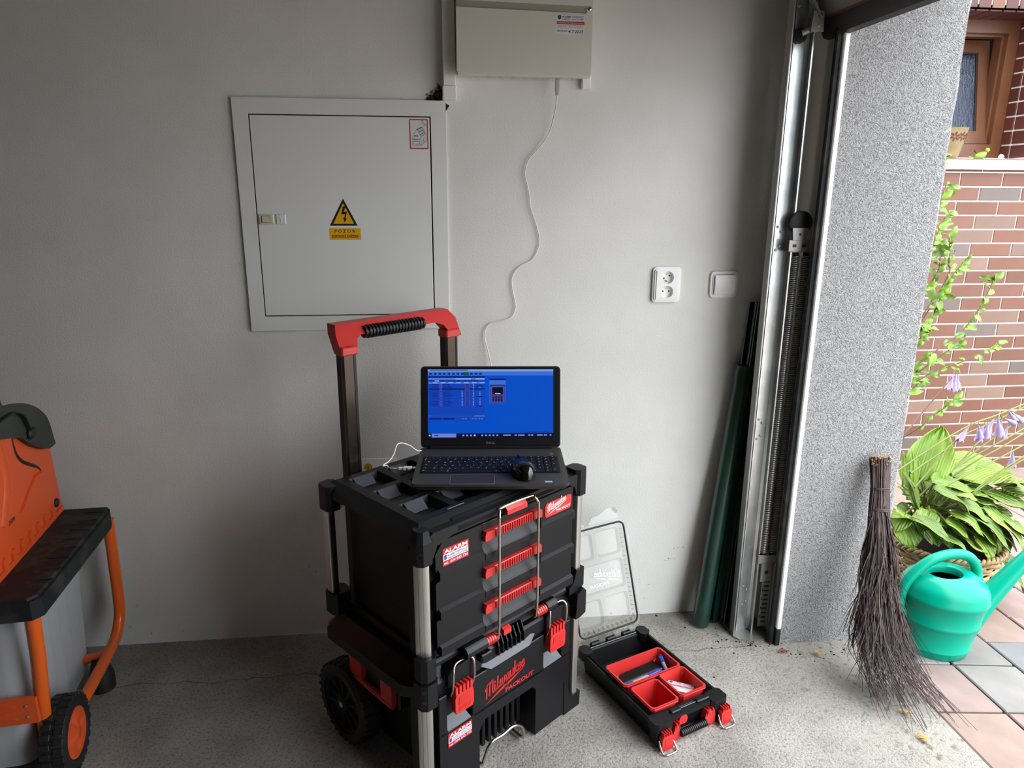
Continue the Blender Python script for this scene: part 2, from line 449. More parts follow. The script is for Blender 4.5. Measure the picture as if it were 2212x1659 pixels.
def _concrete(nt, b):
    L = nt.links; tc = N(nt, 'ShaderNodeTexCoord')
    n1 = N(nt, 'ShaderNodeTexNoise', i_Scale=130.0, i_Detail=6.0, i_Roughness=0.65); L.new(tc.outputs['Object'], n1.inputs['Vector'])
    n2 = N(nt, 'ShaderNodeTexNoise', i_Scale=6.0, i_Detail=4.0); L.new(tc.outputs['Object'], n2.inputs['Vector'])
    n4 = N(nt, 'ShaderNodeTexNoise', i_Scale=42.0, i_Detail=3.0); L.new(tc.outputs['Object'], n4.inputs['Vector'])
    base = ramp(nt, n2.outputs[0], [(0.34, (158, 154, 146)), (0.66, (184, 180, 172))])
    pit = ramp(nt, n1.outputs[0], [(0.30, (120, 116, 110)), (0.50, (255, 255, 255))])
    mx = N(nt, 'ShaderNodeMix', data_type='RGBA', blend_type='MULTIPLY'); mx.inputs[0].default_value = 0.75
    L.new(base, mx.inputs[6]); L.new(pit, mx.inputs[7])
    # one wandering crack along the back wall
    sp = N(nt, 'ShaderNodeSeparateXYZ'); L.new(tc.outputs['Object'], sp.inputs[0])
    nw = N(nt, 'ShaderNodeTexNoise', i_Scale=7.0, i_Detail=6.0); L.new(tc.outputs['Object'], nw.inputs['Vector'])
    m1 = N(nt, 'ShaderNodeMath', operation='MULTIPLY_ADD'); L.new(nw.outputs[0], m1.inputs[0]); m1.inputs[1].default_value = 0.10; L.new(sp.outputs['Y'], m1.inputs[2])
    m2 = N(nt, 'ShaderNodeMath', operation='ADD'); L.new(m1.outputs[0], m2.inputs[0]); m2.inputs[1].default_value = 0.165
    m3 = N(nt, 'ShaderNodeMath', operation='ABSOLUTE'); L.new(m2.outputs[0], m3.inputs[0])
    cr = ramp(nt, m3.outputs[0], [(0.0, (60, 56, 52)), (0.0035, (255, 255, 255))])
    mx2 = N(nt, 'ShaderNodeMix', data_type='RGBA', blend_type='MULTIPLY'); mx2.inputs[0].default_value = 0.55
    L.new(mx.outputs[2], mx2.inputs[6]); L.new(cr, mx2.inputs[7])
    # trowelled lime skin close to the threshold
    nl = N(nt, 'ShaderNodeTexNoise', i_Scale=9.0, i_Detail=5.0); L.new(tc.outputs['Object'], nl.inputs['Vector'])
    th = N(nt, 'ShaderNodeMapRange'); th.inputs[1].default_value = 0.9; th.inputs[2].default_value = 1.25; L.new(sp.outputs['X'], th.inputs[0])
    thn = N(nt, 'ShaderNodeMath', operation='MULTIPLY'); L.new(th.outputs[0], thn.inputs[0])
    skin = ramp(nt, nl.outputs[0], [(0.40, (0, 0, 0)), (0.52, (255, 255, 255))]); L.new(skin, thn.inputs[1])
    mx3 = N(nt, 'ShaderNodeMix', data_type='RGBA'); L.new(thn.outputs[0], mx3.inputs[0]); L.new(mx2.outputs[2], mx3.inputs[6])
    sk2 = ramp(nt, n4.outputs[0], [(0.34, (124, 120, 112)), (0.46, (170, 166, 156))]); L.new(sk2, mx3.inputs[7])
    L.new(mx3.outputs[2], b.inputs['Base Color']); b.inputs['Roughness'].default_value = 0.9; b.inputs['Specular IOR Level'].default_value = 0.25
    hh = N(nt, 'ShaderNodeMath', operation='MULTIPLY_ADD'); L.new(n4.outputs[0], hh.inputs[0]); hh.inputs[1].default_value = 0.6; L.new(n1.outputs[0], hh.inputs[2])
    bp = N(nt, 'ShaderNodeBump', i_Strength=1.0, i_Distance=0.010); L.new(hh.outputs[0], bp.inputs['Height']); L.new(bp.outputs[0], b.inputs['Normal'])
M_concrete = nt_mat('rough_concrete', _concrete)
M_ceil = mat('ceiling_plaster', (112, 112, 108), 0.8)  # unseen ceiling, dark tone set to lower the indoor bounce
M_inner = mat('unseen_wall_darkened', (104, 104, 100), 0.8)  # unseen walls, colour darkened to weaken bounced light on the back wall
M_grout = mat('pale_grout', (214, 206, 200), 0.8, bump=(300, 0.2, 0.001))
M_brick = mat('red_clinker', (108, 76, 63), 0.5, rand=0.14, var=(4, (100, 68, 56), 0.3, 0.7), spec=0.3)
M_brick_g = mat('grey_clinker', (100, 86, 81), 0.42, rand=0.15, var=(4, (90, 80, 77), 0.3, 0.7))
M_brick_l = mat('light_clinker', (116, 94, 81), 0.42, rand=0.15, var=(4, (108, 84, 72), 0.3, 0.7))
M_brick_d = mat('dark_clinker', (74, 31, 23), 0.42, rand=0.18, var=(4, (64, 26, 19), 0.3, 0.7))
def paver_mat(name, a, b_):
    return mat(name, a, 0.8, rand=0.10, var=(9, b_, 0.34, 0.68), bump=(240, 0.3, 0.0015))
M_pav = [paver_mat('paving_rose', (130, 114, 109), (118, 101, 96)), paver_mat('paving_grey', (119, 116, 114), (105, 103, 101)),
         paver_mat('paving_sand', (133, 116, 106), (120, 103, 94)), paver_mat('paving_slate', (108, 109, 110), (94, 97, 99))]
M_joint = mat('sandy_joint', (92, 76, 68), 0.95, bump=(200, 0.4, 0.003))
def _brickfield(nt, b):
    L = nt.links; tc = N(nt, 'ShaderNodeTexCoord'); br = N(nt, 'ShaderNodeTexBrick')
    mp = N(nt, 'ShaderNodeMapping'); mp.inputs['Rotation'].default_value = (-HP, 0, 0); L.new(tc.outputs['Object'], mp.inputs['Vector'])
    L.new(mp.outputs[0], br.inputs['Vector']); br.inputs['Color1'].default_value = rgb((178, 116, 96)); br.inputs['Color2'].default_value = rgb((160, 108, 94)); br.inputs['Mortar'].default_value = rgb((228, 214, 204))
    br.inputs['Scale'].default_value = 1.0; br.inputs['Brick Width'].default_value = 0.252; br.inputs['Row Height'].default_value = 0.0762; br.inputs['Mortar Size'].default_value = 0.005
    L.new(br.outputs[0], b.inputs['Base Color']); b.inputs['Roughness'].default_value = 0.5
M_brickfield = nt_mat('clinker_field', _brickfield)

def _leaf(nt, b):
    L = nt.links; tc = N(nt, 'ShaderNodeTexCoord')
    n = N(nt, 'ShaderNodeTexNoise', i_Scale=5.0, i_Detail=4.0); L.new(tc.outputs['Object'], n.inputs['Vector'])
    c = ramp(nt, n.outputs[0], [(0.35, (78, 112, 24)), (0.7, (118, 142, 38))])
    oi = N(nt, 'ShaderNodeObjectInfo'); hs = N(nt, 'ShaderNodeHueSaturation'); mr = N(nt, 'ShaderNodeMapRange'); mr.inputs[3].default_value = .62; mr.inputs[4].default_value = 1.2
    L.new(oi.outputs['Random'], mr.inputs[0]); L.new(mr.outputs[0], hs.inputs['Value']); L.new(c, hs.inputs['Color']); L.new(hs.outputs[0], b.inputs['Base Color'])
    b.inputs['Roughness'].default_value = .42
    w = N(nt, 'ShaderNodeTexWave', i_Scale=36.0, i_Distortion=.6); w.bands_direction = 'Y'; L.new(tc.outputs['Object'], w.inputs['Vector'])
    bp = N(nt, 'ShaderNodeBump', i_Strength=.55, i_Distance=.003); L.new(w.outputs['Fac'], bp.inputs['Height']); L.new(bp.outputs[0], b.inputs['Normal'])
M_leaf = nt_mat('hosta_leaf', _leaf)

# --- garage shell
m = MB(); m.box(X_BACK, 1.41, Y_SIDE, 0.0, -0.12, 0.0, M_concrete)
m.box(1.10, 1.41, 0.0, 0.05, -0.12, 0.0, M_concrete)
FLOOR = struct(m.build('floor', smooth=0))
m = MB(); m.box(X_BACK-.15, XW, 0.0, 0.30, -0.12, 2.9, M_plaster); WALL = struct(m.build('wall_back', smooth=0))
m = MB(); m.box(X_BACK-.15, X_BACK, Y_SIDE-.15, 0.0, -0.12, 2.9, M_inner); struct(m.build('wall_left', smooth=0))
m = MB(); m.box(X_BACK-.15, XO, Y_SIDE-.15, Y_SIDE, -0.12, 2.9, M_inner); struct(m.build('wall_front', smooth=0))
m = MB(); m.box(X_BACK, XW, Y_SIDE, 0.0, Z_CEIL, Z_CEIL+.2, M_ceil); struct(m.build('ceiling', smooth=0))
# front wall beside, above and beyond the door opening: plaster inside, stucco in the reveal and outside
def stucco_panel(mb, x0, x1, z0, z1, y):
    """reveal face with a slightly ragged outer arris"""
    n = 60; vs_ = []; rnd = random.Random(3)
    for i in range(n+1):
        z = z0+(z1-z0)*i/n
        vs_ += [(x0, y, z), (x1-.006, y, z), (x1+rnd.uniform(-.004, .004), y+.005, z)]
    fs = []
    for i in range(n):
        for k in (0, 1): fs.append((i*3+k, i*3+k+1, i*3+4+k, i*3+3+k))
    mb.add(vs_, fs, M_stucco)
m = MB()
m.box(XW, XW+.012, YR+.012, 0.30, -0.12, 2.9, M_plaster)
m.box(XW+.012, XO, YR+.004, 0.30, -0.30, 2.9, M_stucco)
stucco_panel(m, XW+.002, XO, -0.02, 2.9, YR)
WALLR = struct(m.build('wall_right', smooth=0))
m = MB(); m.box(XW, XO, Y_SIDE, -2.60, -0.12, 2.9, M_stucco); struct(m.build('wall_right', smooth=0))
m = MB(); m.box(XW, XO, -2.60, YR, 2.07, 2.9, M_stucco); struct(m.build('wall_lintel', smooth=0))

# --- broken plaster hole beside the trunking, above the cabinet
hole = [(0.040, 1.662), (0.046, 1.70), (0.044, 1.712), (0.034, 1.718), (0.030, 1.706), (0.018, 1.700), (0.014, 1.694), (0.004, 1.690), (-0.002, 1.678), (0.002, 1.672), (0.05, 1.668), (0.064, 1.664), (0.056, 1.652), (0.05, 1.646)]
M_holebrick = mat('broken_brick', (66, 50, 42), 0.95, bump=(120, 0.8, 0.01), var=(60, (26, 20, 18), 0.4, 0.6))
M_rawplaster = mat('raw_plaster', (146, 132, 116), 0.95, bump=(150, 0.6, 0.004))
m = MB(); m.prism(hole, -0.0012, 0.0, M_holebrick, 'y'); o = m.build('plaster_hole', WALL, smooth=0); o['label'] = 'dark broken hole in the plaster'
m = MB(); rnd = random.Random(5)
for (x, z) in hole[2:10]:
    r = rnd.uniform(.003, .006)
    pts = [(x+r*math.cos(a)*rnd.uniform(.6, 1.3), z+r*math.sin(a)*rnd.uniform(.6, 1.3)) for a in [k*math.pi/3 for k in range(6)]]
    m.prism(pts, -0.003, 0.0, M_rawplaster, 'y')
m.build('broken_plaster_rim', WALL, smooth=0)
# scuffs printed on the plaster by dirt
M_scuff = mat('scuff_dirt', (150, 145, 138), 0.9)
m = MB(); rnd = random.Random(11)
for (px, py, s_, k) in ((1462, 1185, .006, 9), (1452, 1205, .006, 8), (1442, 1212, .005, 5), (668, 1222, .010, 5), (1690-310, 1256, .005, 3), (1402, 1270, .006, 4), (1372, 1305, .007, 4), (1080, 462, .003, 2), (560, 715, .004, 1)):
    c = at(px, py, 0)
    for _ in range(k):
        x = c.x+rnd.gauss(0, s_*1.3); z = c.z+rnd.gauss(0, s_); r = s_*rnd.uniform(.12, .35)
        m.prism([(x+r*math.cos(a)*rnd.uniform(.5, 1.5), z+r*math.sin(a)*rnd.uniform(.5, 1.2)) for a in [q*math.pi/3 for q in range(6)]], -0.0005, 0, M_scuff, 'y')
m.build('wall_scuffs', WALL, smooth=0, kind='stuff')

# --- outside ground: slabs on a ramp that falls away from the threshold
SLOPE = 0.10
def gz(x): return -SLOPE*(x-1.41) if x > 1.41 else 0.0
m = MB()
m.add([(1.41, -1.4, gz(1.41)-.012), (4.4, -1.4, gz(4.4)-.012), (4.4, 1.7, gz(4.4)-.012), (1.41, 1.7, gz(1.41)-.012)], [(0, 1, 2, 3)], M_joint)
m.add([(1.41, -1.4, -.012), (1.41, 1.7, -.012), (1.41, 1.7, -.3), (1.41, -1.4, -.3)], [(0, 1, 2, 3)], M_joint)
PAVE = struct(m.build('floor_outside', smooth=0))
P = 0.2215; rnd = random.Random(21)
plen = 0.213
pm = {}
for k, mm in enumerate(M_pav):
    b = MB(); g = 0.0035
    for L_ in (1,):
        b.box(g, P-g, g, P-g, -0.03, 0.0, mm, 0.0035)
    pm[k] = mesh_from(b, 'paving_slab', 30)
offs = [0.0, 0.0, 0.02, 0.07, 0.0, 0.11, 0.05, 0.0, 0.10, 0.03, 0.0]
seq = [0, 2, 0, 0, 1, 0, 2, 1, 3, 0]
for i in range(10):
    x = 1.412+P*i
    for j in range(-2, 10):
        y = -0.566+P*j+offs[i]-.11*(i == 2)
        kk = {(0, 0): 0, (0, -1): 2, (0, 1): 1, (1, 0): 1, (1, 1): 1, (1, -1): 0, (2, 1): 3, (2, 0): 1, (2, 2): 2, (3, 2): 0, (3, 3): 0}.get((i, j), rnd.choice(seq))
        o = link('paving_slab', pm[kk], PAVE)
        o.location = (x, y, gz(x)+rnd.uniform(-.0012, .0012)); o.rotation_euler = (rnd.uniform(-.002, .002), math.atan(SLOPE), 0)
# wider drive and yard, paved the same way but out of the picture
def _yard(nt, b):
    L = nt.links; tc = N(nt, 'ShaderNodeTexCoord'); br = N(nt, 'ShaderNodeTexBrick'); L.new(tc.outputs['Object'], br.inputs['Vector'])
    br.inputs['Color1'].default_value = rgb((150, 134, 126)); br.inputs['Color2'].default_value = rgb((134, 130, 126)); br.inputs['Mortar'].default_value = rgb((92, 76, 68))
    br.inputs['Scale'].default_value = 1; br.inputs['Brick Width'].default_value = P; br.inputs['Row Height'].default_value = P; br.inputs['Mortar Size'].default_value = .004
    L.new(br.outputs[0], b.inputs['Base Color']); b.inputs['Roughness'].default_value = .85
M_yard = nt_mat('yard_paving', _yard)
m = MB()
m.add([(1.41, -12, 0), (4.4, -12, gz(4.4)), (4.4, -1.4, gz(4.4)), (1.41, -1.4, 0), (4.4, 1.7, gz(4.4)), (24, -12, -.32), (24, 1.7, -.32)], [(0, 1, 2, 3), (1, 5, 6, 4)], M_yard)
struct(m.build('floor_driveway', smooth=0))

# --- brick house wall outside
YB = 1.64; BW, BH, BG = 0.252, 0.0762, 0.0045
WX0, WXR = 2.20, 3.262           # window opening (left side hidden) and its right arris
ZS, ZT = 1.600, 2.345            # sill and lintel
m = MB()
m.box(2.2, 3.95, YB, YB+.02, -.5, ZS-.02, M_grout); m.box(WXR, 3.95, YB, YB+.02, ZS-.02, 3.0, M_grout)
m.box(WX0, WXR, YB, YB+.02, ZT, 3.0, M_grout)
m.box(WXR-.002, WXR+.02, YB, YB+.26, ZS-.02, ZT+.02, M_grout); m.box(WX0, WXR+.02, YB, YB+.26, ZT, ZT+.02, M_grout)
WALLB = struct(m.build('wall_outside', smooth=0))
m = MB()
m.box(XO, 2.2, YB, YB+.3, -.5, 3.6, M_brickfield); m.box(3.95, 9, YB, YB+.3, -.6, 3.6, M_brickfield); m.box(2.2, 3.95, YB, YB+.3, 3.0, 3.6, M_brickfield)
m.box(2.2, 3.95, YB+.26, YB+.3, -.5, ZS, M_brickfield)
struct(m.build('wall_outside', smooth=0))
m = MB(); m.box(XO, 9, 0.30, 0.32, 2.9, 2.95, M_stucco)
bmeshes = {}
def brick_mesh(w, h, mm, key):
    if key not in bmeshes:
        b = MB(); b.box(BG, w-BG, -0.006, 0.004, BG, h-BG, mm, 0.0015); bmeshes[key] = mesh_from(b, 'brick', 0)
    return bmeshes[key]
rnd = random.Random(8)
z0 = 1.536
nb = 0
for r in range(-23, 11):
    zb = z0+r*BH
    xo = 3.012 if r % 2 == 0 else 3.012-BW/2
    x = xo-BW*4
    while x < 3.72:
        if zb > ZS-.06 and r >= 1 and x < WXR:
            if zb < ZT: x += BW; continue
        if zb >= ZT-.03 and x < WXR+.0: x += BW; continue
        if x+BW > 2.42 and zb > -0.42 and x < 3.72:
            q = rnd.random()
            mm, k = (M_brick, 0) if q < .72 else ((M_brick_g, 1) if q < .86 else (M_brick_l, 2))
            w_ = BW; xs = x
            o = link('brick', brick_mesh(w_, BH, mm, (k, round(w_, 3))), WALLB); o.location = (xs, YB, zb); nb += 1
        x += BW
    if zb > ZS-.03 and zb < ZT:             # reveal bricks on the window's right side
        o = link('brick', brick_mesh(.125, BH, M_brick_d, (3, .125)), WALLB); o.rotation_euler = (0, 0, -HP); o.location = (WXR-.003, YB+.128, zb)
        o = link('brick', brick_mesh(.125, BH, M_brick_d, (3, .125)), WALLB); o.rotation_euler = (0, 0, -HP); o.location = (WXR-.003, YB+.254, zb)
# cut bricks that close the courses right of the window
for r in range(1, 11):
    zb = z0+r*BH
    if ZS-.06 < zb < ZT:
        xe = 3.012+BW*(1 if r % 2 == 0 else .5)
        while xe < WXR: xe += BW
        w_ = xe-WXR
        if w_ > .03:
            o = link('brick', brick_mesh(w_, BH, M_brick, (4, round(w_, 3))), WALLB); o.location = (WXR, YB, zb)
# soldier course over the window
k = 0
x = 2.45
while x < 3.72:
    o = link('brick', brick_mesh(BH, .25, M_brick_d if k % 3 else M_brick, (5 if k % 3 else 6, .25)), WALLB); o.location = (x, YB, ZT); x += BH; k += 1
x = 2.45
while x < WXR-.02:                          # their undersides, seen from below
    o = link('brick', brick_mesh(BH, .245, M_brick_d, (7, .245)), WALLB); o.rotation_euler = (HP, 0, 0); o.location = (x, YB+.25, ZT-.002); x += BH
# sill
m = MB()
m.add([(2.2, YB-.035, ZS-.002), (3.70, YB-.035, ZS-.002), (3.70, YB+.26, ZS+.026), (2.2, YB+.26, ZS+.026), (2.2, YB-.035, ZS-.05), (3.70, YB-.035, ZS-.05), (3.70, YB+.26, ZS-.03), (2.2, YB+.26, ZS-.03)],
      [(0, 1, 2, 3), (4, 7, 6, 5), (0, 4, 5, 1), (1, 5, 6, 2), (3, 2, 6, 7), (0, 3, 7, 4)], M_sillw)
SILL = struct(m.build('trim_1', smooth=0))

# --- window: frame, tilted sash, ornamental pane
YF = 1.84; FXL, FXR, FZB, FZT = 2.30, 3.262, ZS+.022, ZT
WIN = thing('window_1', None, None, (0, 0, 0)); WIN['kind'] = 'structure'
def frame_mb(x0, x1, z0_, z1, w, y0, y1, mm, T=None):
    b = MB()
    o_ = [(x0, z0_), (x1, z0_), (x1, z1), (x0, z1)]; i_ = [(x0+w, z0_+w), (x1-w, z0_+w), (x1-w, z1-w), (x0+w, z1-w)]
    for k in range(4):
        q = [o_[k], o_[(k+1) % 4], i_[(k+1) % 4], i_[k]]
        b.prism(q, y0, y1, mm, 'y', T)
    return b
frame_mb(FXL, FXR, FZB, FZT, .072, YF, YF+.07, M_brown).build('frame', WIN, 0)
frame_mb(FXL+.072, FXR-.072, FZB+.072, FZT-.072, .014, YF+.03, YF+.09, M_brown).build('rebate', WIN, 0)
SX0, SX1, SZ0, SZ1 = FXL+.075, FXR-.075, FZB+.076, FZT-.076
TS = Matrix.Translation((0, YF+.035, SZ0)) @ Matrix.Rotation(R_(-11), 4, 'X') @ Matrix.Translation((0, -(YF+.035), -SZ0))
sash = frame_mb(SX0, SX1, SZ0, SZ1, .068, YF+.025, YF+.08, M_brown, TS).build('sash', WIN, 0)
b = frame_mb(SX0+.066, SX1-.066, SZ0+.066, SZ1-.066, .008, YF+.032, YF+.04, M_dark, TS); b.build('glazing_seal', WIN, 0)
def _rain(nt, b):
    L = nt.links; tc = N(nt, 'ShaderNodeTexCoord'); mp = N(nt, 'ShaderNodeMapping'); mp.inputs['Scale'].default_value = (170, 1, 14); L.new(tc.outputs['Object'], mp.inputs['Vector'])
    n = N(nt, 'ShaderNodeTexNoise', i_Scale=1.0, i_Detail=3.0); L.new(mp.outputs[0], n.inputs['Vector'])
    b.inputs['Base Color'].default_value = rgb((92, 106, 140)); b.inputs['Roughness'].default_value = 0.12; b.inputs['Transmission Weight'].default_value = 0.85; b.inputs['IOR'].default_value = 1.45
    bp = N(nt, 'ShaderNodeBump', i_Strength=0.9, i_Distance=0.004); L.new(n.outputs[0], bp.inputs['Height']); L.new(bp.outputs[0], b.inputs['Normal'])
M_rain = nt_mat('rain_glass', _rain)
m = MB(); m.box(SX0+.066, SX1-.066, YF+.04, YF+.046, SZ0+.066, SZ1-.066, M_rain, 0, TS); o = m.build('pane', WIN, 0); o['label'] = 'ornamental pane with vertical ripples'
m = MB(); m.prism(circ(.016, 6), YF-.006, YF, M_brown, 'y', TR(3.12, 0, FZB+.036, s=(1.4, 1, .7))); m.build('drain_cap', WIN, 0)
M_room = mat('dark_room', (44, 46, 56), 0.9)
M_curtain = mat('pale_curtain', (222, 228, 240), 0.8)
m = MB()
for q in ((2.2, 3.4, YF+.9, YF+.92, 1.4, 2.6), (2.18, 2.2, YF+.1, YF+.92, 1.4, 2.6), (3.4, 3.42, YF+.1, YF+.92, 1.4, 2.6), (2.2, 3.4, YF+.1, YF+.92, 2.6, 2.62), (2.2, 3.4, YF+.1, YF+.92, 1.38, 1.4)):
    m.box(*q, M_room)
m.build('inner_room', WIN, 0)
m = MB(); pts = []
for i in range(40):
    pts.append((2.3+(at(2089, 230, YF+.34).x-2.3)*i/39, YF+.34+.018*math.sin(i*1.3)))
vs_ = [(x, y, z) for (x, y) in pts for z in (1.5, at(2082, 165, YF+.34).z)]
m.add(vs_, [(2*i, 2*i+2, 2*i+3, 2*i+1) for i in range(39)], M_curtain); m.build('curtain', WIN, 60)

# --- things on the window sill
t = thing('flower_pot', 'cream flower pot with brown petals standing on the white window sill', 'pot', (0, 0, 0))
pc = Vector((2.83, YB+.06, 0)); pz = ZS+.008
T = TR(pc.x, pc.y, pz)
m = MB(); m.lathe([(.050, 0), (.058, .02), (.074, .08), (.086, .15), (.088, .158), (.083, .158), (.08, .15), (.06, .03)], M_pot, 32, T, caps=False); m.build('bowl', t, 50)
m = MB(); rnd = random.Random(2)
for k in range(7):
    w0 = -HP-1.4+k*.55
    for q in range(6):
        a = q*math.pi/3+.3
        cx_, cz_ = .016*math.cos(a), .110+.016*math.sin(a)
        pts = []
        for e in range(8):
            u = .011*math.cos(e*math.pi/4)*math.cos(a)-.005*math.sin(e*math.pi/4)*math.sin(a); v_ = .011*math.cos(e*math.pi/4)*math.sin(a)+.005*math.sin(e*math.pi/4)*math.cos(a)
            zz = cz_+v_; rr = .0586+(.086-.0586)*((zz-.02)/.13)+.0025; ww = w0+(cx_+u)/rr
            pts.append((rr*math.cos(ww), rr*math.sin(ww), zz))
        m.add(pts, [tuple(range(8))], M_potfl, T)
m.build('petal_pattern', t, 0)
m = MB(); m.lathe([(.0, .13), (.078, .13)], M_soil, 20, T, caps=False); m.build('soil', t, 0)
t = thing('bird_figurine', 'small green and yellow bird figurine on the white window sill', 'figurine', (3.01, YB+.02, ZS+.005))
m = MB(); path = [(-.045, 0, .012), (-.02, 0, .014), (0, 0, .022), (.018, 0, .034), (.028, 0, .044)]
m.tube(smooth_path(path, 4), [.003+.0185*math.sin(math.pi*min(1, (i+1)/15.0)**.8) for i in range(17)], M_green_b, 12); m.build('body', t, 60)
m = MB(); m.lathe([(0, -.012), (.008, -.009), (.0125, 0), (.009, .009), (0, .0125)], M_yel_b, 14, TR(.026, 0, .048), caps=False); h_ = m.build('head', t, 60)
m = MB(); m.lathe([(.004, 0), (.0, .007)], M_orange, 8, TR(.037, 0, .047, 0, HP, 0)); m.build('beak', t, 40)
m = MB(); m.prism([(-.012, 0), (0, .006), (.008, 0), (0, -.006)], -.004, .004, M_green_b, 'z', TR(-.052, 0, .009, 0, .2, 0, (2.2, 1, .6))); m.build('tail', t, 40)
t = thing('snail_shell', 'small pale shell lying behind the bird on the window sill', 'shell', (3.13, YB+.03, ZS+.006))
m = MB(); sp_ = [((.011-.0011*k/2)*math.cos(k*.55), .0, .011+(.011-.0011*k/2)*math.sin(k*.55)) for k in range(19)]
m.tube(sp_, [.0085-.0004*k for k in range(19)], M_sillw, 10); m.build('spiral', t, 60)
m = MB(); m.tube([(-.012, 0, .004), (.005, 0, .004), (.026, 0, .004)], [.003, .005, .002], M_sillw, 8); m.build('foot', t, 60)
# ================================================================ ON THE BACK WALL
VERT = Matrix.Rotation(HP, 4, 'X')          # local XY -> XZ, facing -Y
def onwall(x, z, y): return Matrix.Translation((x, y, z)) @ VERT

# --- flush electrical cabinet
t = thing('electrical_cabinet', 'grey flush electrical cabinet with a yellow warning sign on its door', 'cabinet', (-.237, 0, 1.031))
OX, OZ = -.237, 1.031
T0 = Matrix.Translation((-OX, 0, -OZ))
X0, X1, Z0, Z1 = -.527, .053, 1.031, 1.676
x0, x1, z0, z1 = -.486, .011, 1.073, 1.634
m = MB(); o_ = [(X0, Z0), (X1, Z0), (X1, Z1), (X0, Z1)]; i_ = [(x0, z0), (x1, z0), (x1, z1), (x0, z1)]
for k in range(4):
    m.prism([o_[k], o_[(k+1) % 4], i_[(k+1) % 4], i_[k]], -.009, 0, M_cab, 'y', T0)
m.build('frame', t, 0)
m = MB(); m.box(x0, x1, -.004, 0, z0, z1, M_dark, 0, T0); m.build('gasket', t, 0)
m = MB(); m.box(x0+.003, x1-.004, -.0085, -.002, z0+.003, z1-.003, M_cab, .0012, T0); DOOR = m.build('door', t, 20)
m = MB(); m.box(-.479, -.438, -.013, -.0085, 1.338, 1.366, M_ivory, .002, T0)
m.box(-.473, -.448, -.0133, -.0128, 1.3425, 1.3615, M_joint, 0, T0)
m.box(-.470, -.449, -.0139, -.0132, 1.3435, 1.3605, M_ivory, .001, T0); o = m.build('handle', DOOR, 30); o['label'] = 'ivory recessed pull handle'
m = MB(); m.box(-.432, -.405, -.012, -.0085, 1.338, 1.366, M_cab, .002, T0); m.lathe([(.0045, 0), (.004, .001)], M_cab, 12, T0 @ onwall(-.4185, 1.357, -.012)); m.box(-.420, -.417, -.0127, -.012, 1.343, 1.352, M_cab, 0, T0); m.build('lock_cover', DOOR, 30)
# warning sticker
def tri(cx, cz, s): return [(cx-s/2, cz), (cx+s/2, cz), (cx, cz+s*.87)]
m = MB(); T = T0
m.box(-.290, -.207, -.00865, -.0085, 1.330, 1.413, mat('clear_sticker', (226, 229, 226), .25), 0, T)
m.prism([(-.284, 1.334), (-.205, 1.334), (-.243, 1.410)], -.0088, -.0086, M_ink, 'y', T)
m.prism([(-.274, 1.3395), (-.215, 1.3395), (-.2435, 1.397)], -.009, -.0088, M_yellow, 'y', T)
zz = lambda pts: [(x, z) for x, z in pts]
m.prism([(-.2445, 1.388), (-.2365, 1.388), (-.2425, 1.3725), (-.2335, 1.3745), (-.2385, 1.354), (-.2345, 1.355), (-.2415, 1.343), (-.2455, 1.357), (-.2420, 1.356), (-.2395, 1.3665), (-.2500, 1.3655)], -.0092, -.009, M_ink, 'y', T)
o = m.build('warning_triangle', DOOR, 0); o['label'] = 'black and yellow high voltage triangle'
m = MB(); m.box(-.2865, -.1975, -.0087, -.0085, 1.2945, 1.3275, M_yellow, 0, T)
text_into(m, 'P O Z O R', -.242, 1.3145, .0085, M_ink, T @ onwall(0, 0, -.0089), .058, .012, align='CENTER')
text_into(m, 'ELEKTRICKÉ ZAŘÍZENÍ', -.242, 1.3008, .0070, M_ink, T @ onwall(0, 0, -.0089), .074, .02, align='CENTER')
o = m.build('caution_label', DOOR, 0); o['label'] = 'yellow label reading POZOR ELEKTRICKÉ ZAŘÍZENÍ'
# PV battery sticker
m = MB(); cx0, cx1, cz0, cz1 = -.0495, .0025, 1.5465, 1.6265
m.prism(rrect(cx0-.0015, cx1+.0015, cz0-.0015, cz1+.0015, .003), -.00862, -.0085, M_paper, 'y', T)
m.prism(rrect(cx0, cx1, cz0, cz1, .003), -.0088, -.0086, M_labred, 'y', T); m.prism(rrect(cx0+.0028, cx1-.0028, cz0+.0028, cz1-.0028, .002), -.009, -.0088, M_paper, 'y', T)
def seg(mb, a, b, w, mm, y):
    dx, dz = b[0]-a[0], b[1]-a[1]; L = math.hypot(dx, dz); nx, nz = -dz/L*w/2, dx/L*w/2
    mb.prism([(a[0]+nx, a[1]+nz), (a[0]-nx, a[1]-nz), (b[0]-nx, b[1]-nz), (b[0]+nx, b[1]+nz)], y-.0001, y, mm, 'y', T)
hx, hz = -.042, 1.556
house = [((0, 0), (.024, 0)), ((0, 0), (.0005, .024)), ((.024, 0), (.0245, .024)), ((.0005, .024), (.013, .044)), ((.013, .044), (.0245, .024)), ((.024, 0), (.038, .012)), ((.038, .012), (.0385, .031)), ((.0245, .024), (.0385, .031)), ((.013, .044), (.027, .050)), ((.027, .050), (.0385, .031)),
         ((.004, .003), (.020, .003)), ((.004, .003), (.004, .011)), ((.020, .003), (.020, .011)), ((.004, .011), (.020, .011)), ((.0315, .020), (.029, .013)), ((.029, .013), (.033, .0145)), ((.033, .0145), (.0305, .007))]
for a, b in house: seg(m, (hx+a[0], hz+a[1]), (hx+b[0], hz+b[1]), .0009, M_ink, -.009)
for k in range(6):
    f_ = (k+.5)/6; seg(m, (hx+.013+.0115*f_, hz+.044-.020*f_), (hx+.027+.0115*f_, hz+.050-.019*f_), .0016, M_labgrey if k % 2 else M_ink, -.009)
